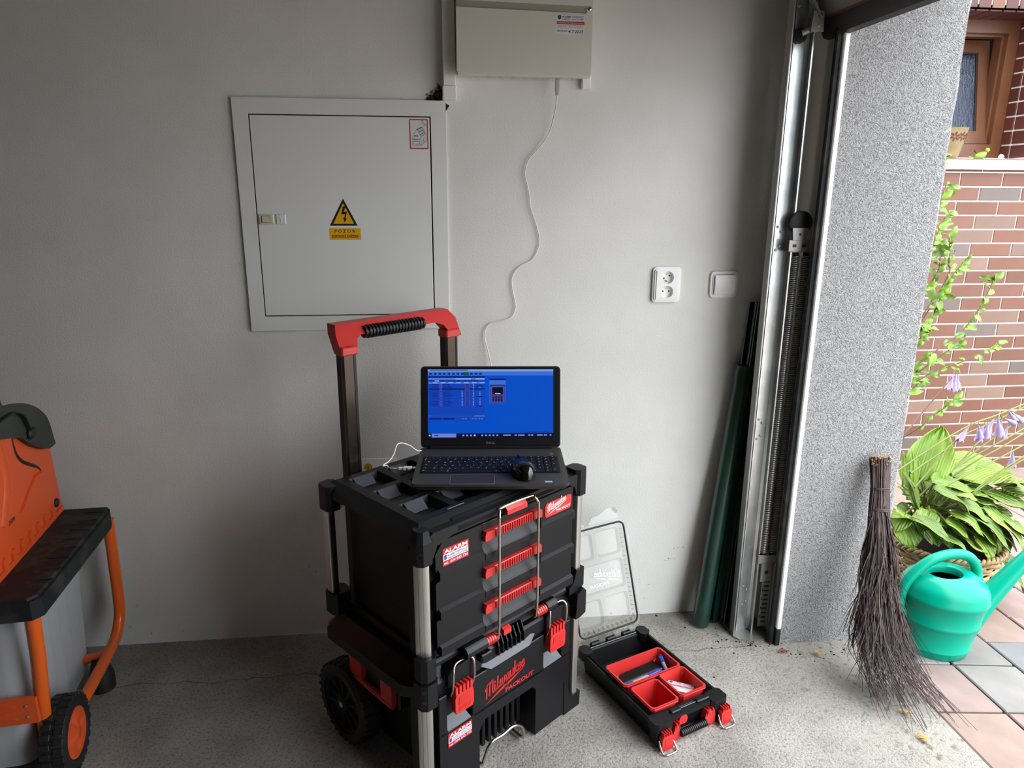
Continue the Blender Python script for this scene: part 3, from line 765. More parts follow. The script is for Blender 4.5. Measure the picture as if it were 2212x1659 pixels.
for k in range(7):
    a = math.pi+.08+k*.22; c_ = (cx1-.003, cz1-.003)
    seg(m, (c_[0]+.010*math.cos(a), c_[1]+.010*math.sin(a)), (c_[0]+.017*math.cos(a), c_[1]+.017*math.sin(a)), .0009, M_ink, -.009)
text_into(m, 'PV', hx+.006, hz+.0215, .0062, M_ink, T @ onwall(0, 0, -.0091), .011, .02)
text_into(m, 'Battery', hx+.003, hz+.0145, .0042, M_ink, T @ onwall(0, 0, -.0091), .019, .02)
o = m.build('solar_sticker', DOOR, 0); o['label'] = 'white red-bordered sticker with a house, PV Battery'

# --- alarm control panel
t = thing('alarm_panel', 'beige alarm control panel box hung high on the wall above the white cable', 'panel', (.265, 0, 1.735))
T = Matrix.Translation((-.265, 0, -1.735))
PX0, PX1, PZ0, PZ1, PY = .083, .449, 1.735, 2.06, -.080
m = MB(); m.box(PX0+.004, PX1+.004, -.050, -.004, PZ0+.006, PZ1, M_cab2, .003, T); m.build('base', t, 30)
m = MB(); m.box(PX0, PX1, PY, -.046, PZ0, PZ1, M_cab2, .003, T)
LID = m.build('lid', t, 30)
m = MB()
m.add([(PX0+.001, PY-.0006, 1.917), (PX1-.0185, PY-.0006, 1.911), (PX1-.0185, PY-.0006, 1.8935), (PX0+.001, PY-.0006, 1.8985)], [(0, 1, 2, 3)], mat('panel_groove', (150, 147, 134), .5), T)
m.prism([(PX0, 1.9), (PX0, 1.742), (PX1-.001, 1.738), (PX1-.001, 1.893), (PX1-.018, 1.893)], PY-.0035, PY, M_cab2, 'y', T)
m.prism([(PX0, 2.06), (PX0, 1.917), (PX1-.018, 1.911), (PX1-.018, 1.893), (PX1-.001, 1.893), (PX1-.001, 2.06)], PY-.0035, PY, M_cab2, 'y', T)
m.build('front_plate', LID, 0)
m = MB(); m.lathe([(.0055, 0), (.0055, .002), (.004, .0032)], M_steel, 14, T @ onwall(PX1-.0095, 1.905, PY-.003)); m.lathe([(.0022, 0), (.0022, .0002)], M_ink, 6, T @ onwall(PX1-.0095, 1.905, PY-.0064)); m.build('screw', LID, 40)
m = MB()
for k in range(10): m.box(PX0+.02+k*.034, PX0+.022+k*.034, -.072, -.008, PZ0+.0045, PZ0+.0062, M_joint, 0, T)
m.build('vent_slots', t, 0, 'stuff')
m = MB(); m.box(PX1-.012, PX1+.014, -.020, 0, PZ0-.022, PZ0+.020, M_white_pl, .003, T); m.build('mounting_foot', t, 30)
# service label, drawn in its own plane: u 0..1 across, v 0..1 up
def service_label(T, w, h, name, parent, hand=True):
    m = MB(); m.box(0, w, -.0004, .0, 0, h, M_paper, 0, T)
    Tt = T @ Matrix.Translation((0, -.0006, 0)) @ VERT
    m.prism([(.04*w, .80*h), (.04*w, .97*h), (.16*w, .97*h), (.16*w, .80*h), (.10*w, .74*h)], -.0006, -.0003, M_labblue, 'y', T)
    text_into(m, 'ALARMY', .19*w, .84*h, .105*h, M_ink, Tt, .33*w, .02); text_into(m, 'VOJTECH.CZ', .53*w, .84*h, .105*h, M_labblue, Tt, .43*w, .02)
    text_into(m, 'ZABEZPEČOVACÍ SYSTÉMY', .19*w, .73*h, .07*h, M_labblue, Tt, .77*w, .01)
    m.box(.01*w, .99*w, -.0006, -.0003, .50*h, .66*h, M_labred, 0, T)
    text_into(m, '+420 604 843 730  info@alarmyvojtech.cz', .05*w, .545*h, .07*h, M_paper, Tt @ Matrix.Translation((0, 0, .0003)), .9*w, .0)
    text_into(m, 'Bezpečnostní kamerové systémy, alarmy', .05*w, .42*h, .05*h, M_ink, Tt, .9*w); text_into(m, 'profesionální instalace zabezpečení', .05*w, .345*h, .05*h, M_ink, Tt, .88*w)
    m.box(.0, w, -.0005, -.0003, .285*h, .295*h, M_labgrey, 0, T)
    text_into(m, 'SERVIS DO', .03*w, .11*h, .095*h, M_ink, Tt, .36*w, .015)
    if hand: text_into(m, '4.7.2025', .42*w, .05*h, .165*h, M_ink, Tt, .54*w, .012, .15)
    o = m.build(name, parent, 0); return o
o = service_label(T @ Matrix.Translation((.3505, PY-.0035, 1.8415)), .0765, .047, 'service_label', LID); o['label'] = 'white and red service label dated 4.7.2025'

# --- cable trunking
t = thing('cable_trunking', 'white cable trunking running up the wall against the side of the beige alarm panel', 'trunking', (.064, 0, 1.677))
T = Matrix.Translation((-.064, 0, -1.677))
m = MB(); m.box(.0465, .0815, -.034, 0, 1.699, 2.06, M_white_pl, .0025, T); m.build('channel', t, 30)
m = MB(); m.box(.0445, .0835, -.037, 0, 1.677, 1.7135, M_white_pl, .0025, T); m.build('coupler', t, 30)

# --- double socket
t = thing('double_socket', 'white double wall socket with two round wells', 'socket', (.723, 0, 1.156))
def frame_ring(outer, inner, y0, y1, mm, outer1=None):
    b = MB(); n_ = len(outer); o1 = outer1 or outer
    V = [(p[0], y0, p[1]) for p in outer]+[(p[0], y0, p[1]) for p in inner]+[(p[0], y1, p[1]) for p in o1]+[(p[0], y1, p[1]) for p in inner]
    F_ = []
    for i in range(n_):
        j = (i+1) % n_
        F_ += [(i, j, n_+j, n_+i), (i, j, 2*n_+j, 2*n_+i), (n_+i, n_+j, 3*n_+j, 3*n_+i), (2*n_+i, 2*n_+j, 3*n_+j, 3*n_+i)]
    b.add(V, F_, mm); return b
inner_s = rrect(-.0343, .0343, -.0433, .0433, .004)
frame_ring(rrect(-.044, .044, -.054, .054, .011), inner_s, -.009, -.001, M_white_pl, rrect(-.0445, .0445, -.0545, .0545, .011)).build('back_plate', t, 30)
frame_ring(rrect(-.0395, .0395, -.0485, .0485, .008), inner_s, -.0135, -.009, M_white_pl).build('rim', t, 30)
m = MB()
# front plate with two wells
wz = (.0225, -.0215)
import bmesh
def plate_with_wells(x0, x1, z0, z1, y, wells, r, depth, mm, n=28):
    """flat plate at y whose round wells sink by depth"""
    mb = MB(); zb = [z1, (wells[0]+wells[1])/2, z0]
    for i, wz_ in enumerate(wells):
        za, zc = zb[i], zb[i+1]
        ring = [(r*math.cos(2*math.pi*k/n), wz_+r*math.sin(2*math.pi*k/n)) for k in range(n)]
        out = []
        for (px, pz) in ring:
            dx, dz = px, pz-wz_
            s_ = min((x1/dx if dx > 1e-6 else (x0/dx if dx < -1e-6 else 1e9)), ((za-wz_)/dz if dz > 1e-6 else ((zc-wz_)/dz if dz < -1e-6 else 1e9)))
            out.append((dx*s_, wz_+dz*s_))
        vs_ = [(a, y, b) for a, b in out]+[(a, y, b) for a, b in ring]+[(a*.93, y+depth, (b-wz_)*.93+wz_) for a, b in ring]
        fs = [(k, (k+1) % n, n+(k+1) % n, n+k) for k in range(n)]+[(n+k, n+(k+1) % n, 2*n+(k+1) % n, 2*n+k) for k in range(n)]+[tuple(range(2*n, 3*n))]
        mb.add(vs_, fs, mm)
        cs = [(x0, za), (x1, za), (x1, zc), (x0, zc)]
        for c in cs:
            near = sorted(range(n), key=lambda k: (out[k][0]-c[0])**2+(out[k][1]-c[1])**2)[:2]
            mb.add([(c[0], y, c[1]), (out[near[0]][0], y, out[near[0]][1]), (out[near[1]][0], y, out[near[1]][1])], [(0, 1, 2)], mm)
    mb.box(x0, x1, y+.0002, y+.004, z0, z0+.0005, mm); mb.box(x0, x1, y+.0002, y+.004, z1-.0005, z1, mm)
    mb.box(x0, x0+.0005, y+.0002, y+.004, z0, z1, mm); mb.box(x1-.0005, x1, y+.0002, y+.004, z0, z1, mm)
    return mb
front = plate_with_wells(-.0345, .0345, -.0435, .0435, -.0165, wz, .0193, .013, M_white_pl).build('front_plate', t, 25)
m = MB()
for wz_, ang in ((wz[0], R_(25)), (wz[1], 0)):
    for (a, b) in ((-.0095, 0), (.0095, 0)):
        m = MB(); x = a*math.cos(ang)-b*math.sin(ang); z = a*math.sin(ang)+b*math.cos(ang)
        m.lathe([(.0027, 0), (.0027, .0004)], M_ink, 12, onwall(x, wz_+z+.001, -.0037)); m.build('contact_hole', t, 0)
m = MB(); m.lathe([(.0026, 0), (.0022, .011), (.001, .012)], M_galv_d, 12, onwall(-.002, wz[0]-.011, -.0036)); m.build('earth_pin', t, 40)
m = MB()
for wz_ in wz:
    m = MB(); text_into(m, '2X', -.004, wz_+.008, .0035, M_ink, onwall(0, 0, -.0038), .007); m.build('marking', t, 0)

# --- light switch
t = thing('light_switch', 'white single light switch between the double socket and the door track', 'switch', (.907, 0, 1.155))
m = MB(); m.prism(rrect(-.0435, .0435, -.0405, .0405, .012), -.009, 0, M_white_pl, 'y', taper=rrect(-.044, .044, -.041, .041, .012)); m.build('back_plate', t, 30)
m = MB(); m.prism(rrect(-.0375, .0375, -.0345, .0345, .009), -.0115, -.009, M_white_pl, 'y'); m.build('rim', t, 30)
m = MB(); m.prism(rrect(-.0335, .0335, -.031, .031, .006), -.0118, -.0112, M_joint, 'y'); m.build('gap', t, 0)
m = MB(); n = 8
for k in range(n):
    za = -.0300+.06*k/n; zb = -.0300+.06*(k+1)/n
    ya = -.0165-.0035*math.sin(math.pi*k/n)-.002*k/n; yb = -.0165-.0035*math.sin(math.pi*(k+1)/n)-.002*(k+1)/n
    m.add([(-.0325, ya, za), (.0325, ya, za), (.0325, yb, zb), (-.0325, yb, zb), (-.0325, -.0112, za), (.0325, -.0112, za), (.0325, -.0112, zb), (-.0325, -.0112, zb)], [(0, 1, 2, 3), (0, 3, 7, 4), (1, 5, 6, 2)]+([(0, 4, 5, 1)] if k == 0 else [])+([(3, 2, 6, 7)] if k == n-1 else []), M_white_pl)
rk = m.build('rocker', t, 25)

# --- earthing plate low on the wall
t = thing('earthing_box', 'small flush white box cover with a round earth symbol behind the tool boxes', 'cover', (-.165, 0, .555))
m = MB(); m.box(-.066, .044, -.003, 0, -.05, .061, M_white_pl, .001); m.build('cover_plate', t, 0)
m = MB()
Te = onwall(-.0445, .033, -.0034)
m.lathe([(.0115, 0), (.0115, .0003)], M_ink, 24, Te); m.lathe([(.0102, 0), (.0102, .0003)], M_yellow, 24, Te @ Matrix.Translation((0, 0, .0002)))
for (a, b, c_, d) in ((-.0007, .0007, 0, .007), (-.006, .006, -.0012, .0), (-.0042, .0042, -.0036, -.0025), (-.002, .002, -.006, -.005)):
    m.add([(a, c_, .0007), (b, c_, .0007), (b, d, .0007), (a, d, .0007)], [(0, 1, 2, 3)], M_ink, Te)
o = m.build('earth_symbol', t, 0); o['label'] = 'round yellow earth symbol sticker'

# ================================================================ GARAGE DOOR AND ITS JAMB
# jamb profile fixed to the front wall: white seal lip, black gasket
m = MB(); m.box(1.0905, 1.1065, -.2245, -.206, 0.06, 2.06, M_white_pl, .003); JT = m.build('trim_2', None, 30); struct(JT)
m = MB(); m.box(1.0905, 1.1065, -.2245, -.206, 0.0, 0.06, M_dark, .002); m.build('bottom_cap', JT, 30)
m = MB(); m.box(1.074, 1.0905, -.214, -.200, 0.0, 2.06, M_black_rough, .003); m.build('gasket', JT, 30)
m = MB(); m.box(1.098, 1.1045, -.206, -.02, 0.0, 2.06, M_cab2, 0); m.build('backing_strip', JT, 0)

RX0, RX1, RYW, RYF = .977, 1.043, -.130, -.158
t = thing('door_track', 'galvanised vertical garage door track standing beside the green posts', 'track', (1.01, -.135, 0))
T = Matrix.Translation((-1.01, .135, 0))
m = MB()
prof = [(RX0, RYF), (RX0, RYW), (RX0+.006, RYW+.004), (RX1-.006, RYW+.004), (RX1, RYW), (RX1, RYF+.004), (RX1-.004, RYF+.004), (RX1-.003, RYW-.004), (RX1-.012, RYW-.001), (RX0+.018, RYW-.0052), (RX0+.014, RYW-.009), (RX0+.011, RYW-.004), (RX0+.007, RYW-.009), (RX0+.003, RYW-.010), (RX0+.003, RYF)]
m.prism(prof, .004, 2.04, M_galv, 'z', T); m.build('channel', t, 20)
m = MB(); m.box(RX0-.003, RX0, RYF-.004, RYW, .004, 2.04, M_galv_d, 0, T); m.box(RX0+.012, RX0+.0145, RYF+.012, RYW, .004, 2.04, M_galv, 0, T); m.box(RX1+.006, RX1+.009, RYW-.01, RYW+.02, .004, 2.04, M_galv_d, 0, T); m.build('flange', t, 0)
sc0 = MB(); sc0.lathe([(.0042, 0), (.0042, .0008), (.0028, .002), (.0, .0022)], M_galv_d, 10, VERT, caps=False); sm = mesh_from(sc0, 'screw', 40)
for (px, py) in ((1678, 490), (1686, 500), (1682, 532), (1672, 540), (1637, 905), (1645, 913), (1641, 940), (1633, 947), (1604, 1265), (1611, 1272), (1609, 1297), (1601, 1304), (1724, 14)):
    p = at(px, py, RYW); o = link('screw', sm, t); o.location = (min(max(p.x, RX0+.024), RX1-.014)-1.01, RYW+.135-.0045, p.z)
m = MB(); m.prism([(.972, -.165), (.985, -.185), (1.05, -.196), (1.088, -.19), (1.088, -.05), (.972, -.05)], 0.0, .006, M_galv_d, 'z', T); m.build('foot_plate', t, 0)

t = thing('spring_assembly', 'pair of long grey coil springs hanging from a black pulley inside the door jamb', 'springs', (1.07, -.135, 0))
T = Matrix.Translation((-1.07, .135, 0))
SY = -.150
M_coil = mat('coil_steel', (168, 166, 162), .35, .6)
ca, cb_ = at(1718, 560, SY), at(1739, 560, SY); da, db = at(1648, 1190, SY), at(1666, 1196, SY)
for (hi, lo) in ((ca, da), (cb_, db)):
    hi = Vector((hi.x, SY, 1.255)); lo = Vector((lo.x, SY, .300)); Lh = (hi-lo).length
    dirv = (hi-lo).normalized(); ux = Vector((1, 0, 0)); ux = (ux-dirv*ux.dot(dirv)).normalized(); uy = dirv.cross(ux)
    m = MB(); turns = int(Lh/.0062); pts = []
    for k in range(turns*10+1):
        a = 2*math.pi*k/10; pts.append(lo+dirv*(Lh*k/(turns*10))+ux*math.cos(a)*.0102+uy*math.sin(a)*.0102)
    m.tube(pts, .0024, M_coil, 5, T=T); m.build('coil_spring', t, 50)
    m = MB(); m.tube([lo-dirv*.01, hi+dirv*.01], .0075, M_dark, 10, T=T); m.build('spring_core', t, 50)
bt = at(1726, 520, SY-.012)
T2 = T @ Matrix.Translation((bt.x, SY, bt.z))
m = MB(); m.box(-.031, .031, -.016, -.012, -.030, .002, M_galv_d, .001, T2); m.box(-.026, .026, -.014, .012, -.033, -.029, M_galv_d, .001, T2)
m.prism([(-.020, .002), (.020, .002), (.024, .036), (-.024, .036)], -.016, -.013, M_galv_d, 'y', T2)
for x in (-.014, .014): m.box(x-.0055, x+.0055, -.0166, -.0158, -.018, -.010, M_ink, 0, T2)
m.prism(circ(.004, 10, 0, .018), -.0166, -.0158, M_ink, 'y', T2); m.build('pulley_bracket', t, 0)
m = MB(); m.lathe([(.030, -.008), (.034, -.006), (.031, 0), (.034, .006), (.030, .008)], M_dark, 28, T2 @ TR(.003, -.002, .050, HP)); m.build('pulley', t, 40)
pb = Vector(((da.x+db.x)/2, SY, .285))
m = MB(); m.box(pb.x-.034, pb.x+.034, SY-.012, SY-.008, .266, .296, M_galv_d, .001, T); m.box(pb.x-.020, pb.x+.016, SY-.012, SY-.0095, .20, .27, M_galv_d, .001, T); m.prism(circ(.007, 12, pb.x-.002, .235), SY-.0135, SY-.012, M_ink, 'y', T); m.build('lower_bracket', t, 0)
m = MB(); pbx = pb.x+.006; ss = MB()
ss.box(pbx-.016, pbx+.016, SY-.006, SY-.003, .03, .27, M_galv_d, 0, T)
o = ss.build('perforated_strip', t, 0)
m = MB()
for k in range(13):
    z = .045+k*.0165
    m.box(pbx-.007, pbx+.009, SY-.0066, SY-.0058, z, z+.006, M_ink, 0, T); 
    if k % 2: m.box(pbx-.013, pbx-.009, SY-.0066, SY-.0058, z+.002, z+.010, M_ink, 0, T)
m.build('punched_slots', o, 0)

# raised door leaf with its bottom seal
t = thing('garage_door', 'raised sectional garage door whose worn black bottom seal crosses the top of the opening', 'door', (1.07, -.13, 1.85))
T = Matrix.Translation((-1.07, .13, -1.85))
DY0, DY1 = -.128, -2.80
# side profile of the open leaf in x,z
leaf = [(1.072, 1.885), (1.03, 2.00), (.93, 2.11), (.78, 2.18), (.2, 2.215), (-1.1, 2.235)]
M_leafin = mat('door_inner_grey', (150, 149, 143), .45)
M_leafedge = mat('door_edge_brown', (104, 62, 48), .5)
def offset(pl, d):
    out = []
    for i, p in enumerate(pl):
        a = pl[max(i-1, 0)]; b = pl[min(i+1, len(pl)-1)]; dx, dz = b[0]-a[0], b[1]-a[1]; L = math.hypot(dx, dz); out.append((p[0]+dz/L*d, p[1]-dx/L*d))
    return out
outr = offset(leaf, .042)
for i in range(5):
    q = [leaf[i], leaf[i+1], outr[i+1], outr[i]]
    m = MB(); m.prism(q, DY1, DY0, M_leafin, 'y', T); m.build('door_section', t, 0)
m = MB(); d = Vector((leaf[1][0]-leaf[0][0], 0, leaf[1][1]-leaf[0][1])).normalized(); nrm = Vector((d.z, 0, -d.x))
base = Vector((1.072, 0, 1.885))
def sec(pts, y0, y1, mm, mb):
    pp = [base+d*b_+nrm*a for a, b_ in pts]; mb.prism([(p.x, p.z) for p in pp], y0, y1, mm, 'y', T)
sec([(-.004, .0), (.046, .0), (.046, .006), (-.004, .006)], DY1, DY0, M_leafedge, m); m.build('edge_profile', t, 0)
m = MB(); sec([(-.004, .0), (.046, .0), (.050, -.020), (.046, -.045), (.030, -.056), (.010, -.056), (-.006, -.045), (-.010, -.020)], DY1, DY0, M_seal, m); o = m.build('bottom_seal', t, 30); o['label'] = 'worn black rubber bottom seal'
# roller bracket
rb = at(1768, 40, -.15)
m = MB()
b0 = at(1752, -6, -.17); b1 = at(1772, 42, -.17); b2 = at(1764, 60, -.17); b3 = at(1742, 66, -.165)
m.tube([b0+Vector((0, 0, .05)), b0, b1], .014, M_galv_d, 4, T=T, flat=.35); m.prism([(-.018, 0), (.018, 0), (.014, .05), (-.014, .05)], -.006, .006, M_galv_d, 'y', T @ Matrix.Translation((b2.x, b2.y, b2.z-.01))); m.prism(circ(.006, 10, 0, .03), -.0075, -.006, M_ink, 'y', T @ Matrix.Translation((b2.x+.004, b2.y, b2.z))); m.build('roller_bracket', t, 20)
m = MB(); r0 = at(1732, 72, -.155); m.tube([at(1770, 55, -.170), r0], .0085, M_galv_d, 12, T=T); m.build('roller_shaft', t, 40)
m = MB(); m.lathe([(.008, -.007), (.019, -.006), (.019, .006), (.008, .007)], M_black_pl, 22, T @ Matrix.Translation(r0+Vector((-.004, .004, -.006))) @ Matrix.Rotation(HP*.9, 4, 'X')); m.build('roller_wheel', t, 40)

# ================================================================ GREEN POSTS
def post(lo, hi, r, n, label, cap=True, u_profile=False):
    d = (hi-lo); L = d.length; q = d.to_track_quat('Z', 'Y')
    m = MB()
    if u_profile:
        prof = [(-.018, -.012), (.018, -.012), (.018, .014), (.014, .014), (.014, -.008), (.003, -.008), (.003, .004), (-.003, .004), (-.003, -.008), (-.014, -.008), (-.014, .014), (-.018, .014)]
        m.prism(prof, 0, L, M_green_post, 'z'); t = tag(m.build('green_post', None, 40), label, 'post', 'green fence posts leaning in the corner'); t.location = lo; t.rotation_mode = 'QUATERNION'; t.rotation_quaternion = q; return t
    t = thing('green_post', label, 'post', lo, 0, 'green fence posts leaning in the corner')
    t.rotation_mode = 'QUATERNION'; t.rotation_quaternion = q
    m = MB()
    if u_profile:
        prof = [(-.018, -.012), (.018, -.012), (.018, .014), (.014, .014), (.014, -.008), (.003, -.008), (.003, .004), (-.003, .004), (-.003, -.008), (-.014, -.008), (-.014, .014), (-.018, .014)]
        m.prism(prof, 0, L, M_green_post, 'z')
    else:
        m.lathe([(r-.003, 0), (r, 0), (r, L), (r-.003, L)], M_green_post, n, caps=False)
        m.lathe([(r-.003, L), (r-.003, 0)], M_dark, n, caps=False)
    m.build('shaft', t, 40)
    if cap:
        m = MB(); m.lathe([(r+.0025, L-.035), (r+.003, L-.003), (r*.85, L+.008), (0, L+.012)], M_green_post, n, caps=False); m.build('cap', t, 40)
    return t
p0 = atz(1512, 1347, 0.012); post(Vector((p0.x+.004, p0.y+.006, .008)), Vector((.985, -.034, .892)), .0275, 24, 'thick round green post with a cap, foremost of the posts leaning on the wall')
post(Vector((.935, -.068, .006)), Vector((1.012, -.024, 1.10)), .02, 8, 'slim green channel post half hidden between the thick capped post and the track', False, True)
post(Vector((.966, -.082, .006)), Vector((1.040, -.024, .86)), .02, 8, 'shortest slim green channel post standing behind the door track', False, True)
post(Vector((1.000, -.080, .006)), Vector((1.068, -.026, 1.02)), .02, 8, 'slim green channel post set deepest into the corner behind the track', False, True)
# ================================================================ TOOL BOXES
A0 = Vector((-0.0306, -0.7527, 0.0)); YBX = 0.672061
WU = Vector((math.cos(YBX), math.sin(YBX), 0)); WV = Vector((-math.sin(YBX), math.cos(YBX), 0))
def LP(px, py, v):
    """point of the tool-box frame (u, v, z) at depth v behind the front face"""
    d = ray(px, py); P_ = A0+WV*v; k = (P_-CAM).dot(WV)/d.dot(WV); q = CAM+d*k-A0
    return Vector((q.dot(WU), v, q.z))
def arc_profile(cx_, cy_, r, a0, a1, th, n=14, grooves=(0.33, 0.62)):
    out, inn = [], []
    for i in range(n+1):
        f = i/n; a = a0+(a1-a0)*f; rr = r
        out.append((cx_+rr*math.cos(a), cy_+rr*math.sin(a)))
        for g in grooves:
            if f < g <= f+1/n:
                for (df, dr) in ((.25, 0), (.25, -.0035), (.6, -.0035), (.6, 0)):
                    aa = a0+(a1-a0)*(f+df/n); out.append((cx_+(r+dr)*math.cos(aa), cy_+(r+dr)*math.sin(aa)))
    for i in range(5):
        a = a1+(a0-a1)*i/4; inn.append((cx_+(r-th)*math.cos(a), cy_+(r-th)*math.sin(a)))
    return out+inn
def alarm_label(T, w, h, parent):
    m = MB(); m.box(0, w, -.0005, 0, 0, h, M_labred, 0, T); m.box(0.02*w, .98*w, -.0008, -.0004, .30*h, .66*h, M_paper, 0, T)
    Tt = T @ Matrix.Translation((0, -.0007, 0)) @ VERT
    text_into(m, 'ALARM', .05*w, .71*h, .21*h, M_paper, Tt, .90*w, .03)
    T3 = T @ Matrix.Translation((0, -.001, 0)) @ VERT
    m.prism([(.05*w, .40*h), (.05*w, .62*h), (.14*w, .62*h), (.14*w, .40*h), (.095*w, .34*h)], -.0011, -.0008, M_labblue, 'y', T)
    text_into(m, 'ALARMY VOJTECH.CZ', .17*w, .49*h, .10*h, M_labblue, T3, .79*w, .01); text_into(m, 'ZABEZPEČOVACÍ SYSTÉMY', .17*w, .355*h, .08*h, M_labblue, T3, .79*w, .01)
    text_into(m, 'tel.: 604 843 730', .04*w, .08*h, .15*h, M_paper, Tt, .92*w, .02)
    o = m.build('alarm_sticker', parent, 0); o['label'] = 'red and white ALARM telephone sticker'; return o
def logo_into(m, T, u0, z0, s, mm, mirror=False):
    """brush script climbing over a lightning bolt, capitals below; T puts local X along the width and Y up; s = 1 is the large front logo"""
    TT = T @ Matrix.Translation((u0, z0, 0)) @ Matrix.Diagonal((-s if mirror else s, s, 1, 1))
    script_into(m, 'Milwaukee', 0, 0, .139, .036, mm, TT @ Matrix.Translation((.006, .0185, 0)) @ Matrix.Rotation(R_(12), 4, 'Z'), .26, .19)
    bolt_into(m, .0, .0, .147, .0446, mm, TT, .0001)
    text_into(m, 'PACKOUT', .0715, .0012, .0118, mm, TT, .1034, .035, 0, 'LEFT', .0001)
def logo(T, u0, z0, s, mm, parent, name, mirror=False):
    m = MB(); logo_into(m, T, u0, z0, s, mm, mirror); return m.build(name, parent, 0)

# ---------------------------------------------------------------- lower rolling box
RB = thing('rolling_tool_box', 'black wheeled tool box with a tall red pull handle, bottom of the stack', 'tool box', A0, YBX)
m = MB()
front = [(.028, .010), (.150, .010), (.150, .135), (.165, .160), (.340, .160), (.3535, .145), (.3535, .006), (.470, .008), (.500, .03), (.500, .305), (.028, .305)]
m.prism(front, .004, .055, M_black_pl, 'y'); m.box(.045, .49, .055, .40, .03, .305, M_black_pl, .008)
low = [(.024, .010), (.150, .010), (.150, .138), (.165, .163), (.340, .163), (.3535, .148), (.3535, .004), (.470, .006), (.488, .03), (.488, .198), (.024, .198)]
m.prism(low, -.012, .006, M_black_pl, 'y')
m.box(.128, .383, -.012, .006, .19, .302, M_black_pl, .002); m.box(.4545, .488, -.012, .006, .19, .30, M_black_pl, .002); m.box(.024, .049, -.012, .006, .19, .30, M_black_pl, .002)
RBODY = m.build('body', RB, 25)
m = MB()
m.box(.0, .012, .034, .056, .03, .152, M_black_pl, .002); slm = mesh_from(m, 'slat', 0)
for k in range(9): o = link('slat', slm, RBODY); o.location = (.158+k*.0215, 0, 0)
m = MB()
m.add([(.049, .004, .226), (.108, .004, .2278), (.1225, -.0125, .198), (.050, -.0125, .196)], [(0, 1, 2, 3)], M_slope_sheen); m.build('sloped_ledge', RBODY, 0); m = MB()
m.add([(.383, .004, .2300), (.4416, .004, .2278), (.4545, -.0125, .199), (.3834, -.0125, .198)], [(0, 1, 2, 3)], M_slope_sheen); m.build('sloped_ledge', RBODY, 0); m = MB()
m.add([(.177, .004, .330), (.306, .004, .330), (.322, -.0175, .303), (.1855, -.0175, .302), (.159, -.010, .318), (.348, -.010, .322)], [(0, 1, 2, 3), (0, 3, 4), (1, 5, 2)], M_slope_sheen)
m.add([(.322, -.0175, .303), (.1855, -.0175, .302), (.187, -.012, .296), (.320, -.012, .296), (.159, -.010, .318), (.348, -.010, .322)], [(0, 1, 2, 3), (1, 4, 2), (0, 3, 5)], M_black_pl)
m.build('sloped_ledge', RBODY, 0)
# lid
m = MB()
lo_ = [(-.004, .0), (.520, .0), (.528, .012), (.528, .385), (.515, .400), (-.012, .400), (-.030, .380), (-.030, .06), (-.012, .03)]; up_ = [(.03, .03), (.49, .03), (.50, .04), (.50, .365), (.49, .375), (.02, .375), (.0, .36), (.0, .07), (.012, .045)]
m.prism(lo_, .300, .330, M_black_pl, 'z'); m.prism(lo_, .330, .372, M_black_pl, 'z', taper=up_)
m.box(.05, .49, -.006, .03, .306, .352, M_black_pl, .006)
for (a, b) in ((.052, .132), (.388, .468)): m.prism([(a, .318), (b, .318), (b, .352), (b-.010, .364), (a+.012, .364), (a, .350)], -.014, .02, M_black_pl, 'y')
RLID = m.build('lid', RB, 25)
m = MB()
m.prism([(-.016, .325), (-.016, .352), (-.004, .378), (.03, .378), (.03, .325)], 0, .003, M_black_pl, 'x'); rbm = mesh_from(m, 'rib', 0)
for k in range(7): o = link('rib', rbm, RLID); o.location = (.2125+k*.0148, 0, 0)
m = MB(); m.prism([(-.010, .368), (-.010, .382), (.010, .390), (.012, .372)], .236, .262, M_red_pl, 'x'); m.build('release_button', RLID, 0)
# pivot bars of the stack lock
for (a, b, c_, d) in ((.098, .164, .164, .201), (.376, .412, .338, .376)):
    m = MB(); m.tube([(a, -.016, .389), (b, -.016, .389)], .0165, M_black_pl, 12); m.box(a, b, -.012, .03, .360, .392, M_black_pl, .004); m.build('pivot_housing', RLID, 30)
    m = MB(); n = 5
    for k in range(n):
        x0 = c_+(d-c_)*k/n; x1 = c_+(d-c_)*(k+1)/n
        m.tube([(x0, -.018, .388), (x0+.0012, -.018, .388), (x1-.0012, -.018, .388), (x1, -.018, .388)], [.0095, .0125, .0125, .0095], M_red_dark, 12)
    m.build('pivot_sleeve', RLID, 30)
m = MB(); m.box(.150, .186, -.022, .004, .336, .358, M_black_pl, .003); m.lathe([(.0085, 0), (.0085, .0012), (.0055, .0012), (.0055, 0)], M_black_gl, 16, TR(.168, -.012, .358), caps=False); m.build('screw_boss', RLID, 30)
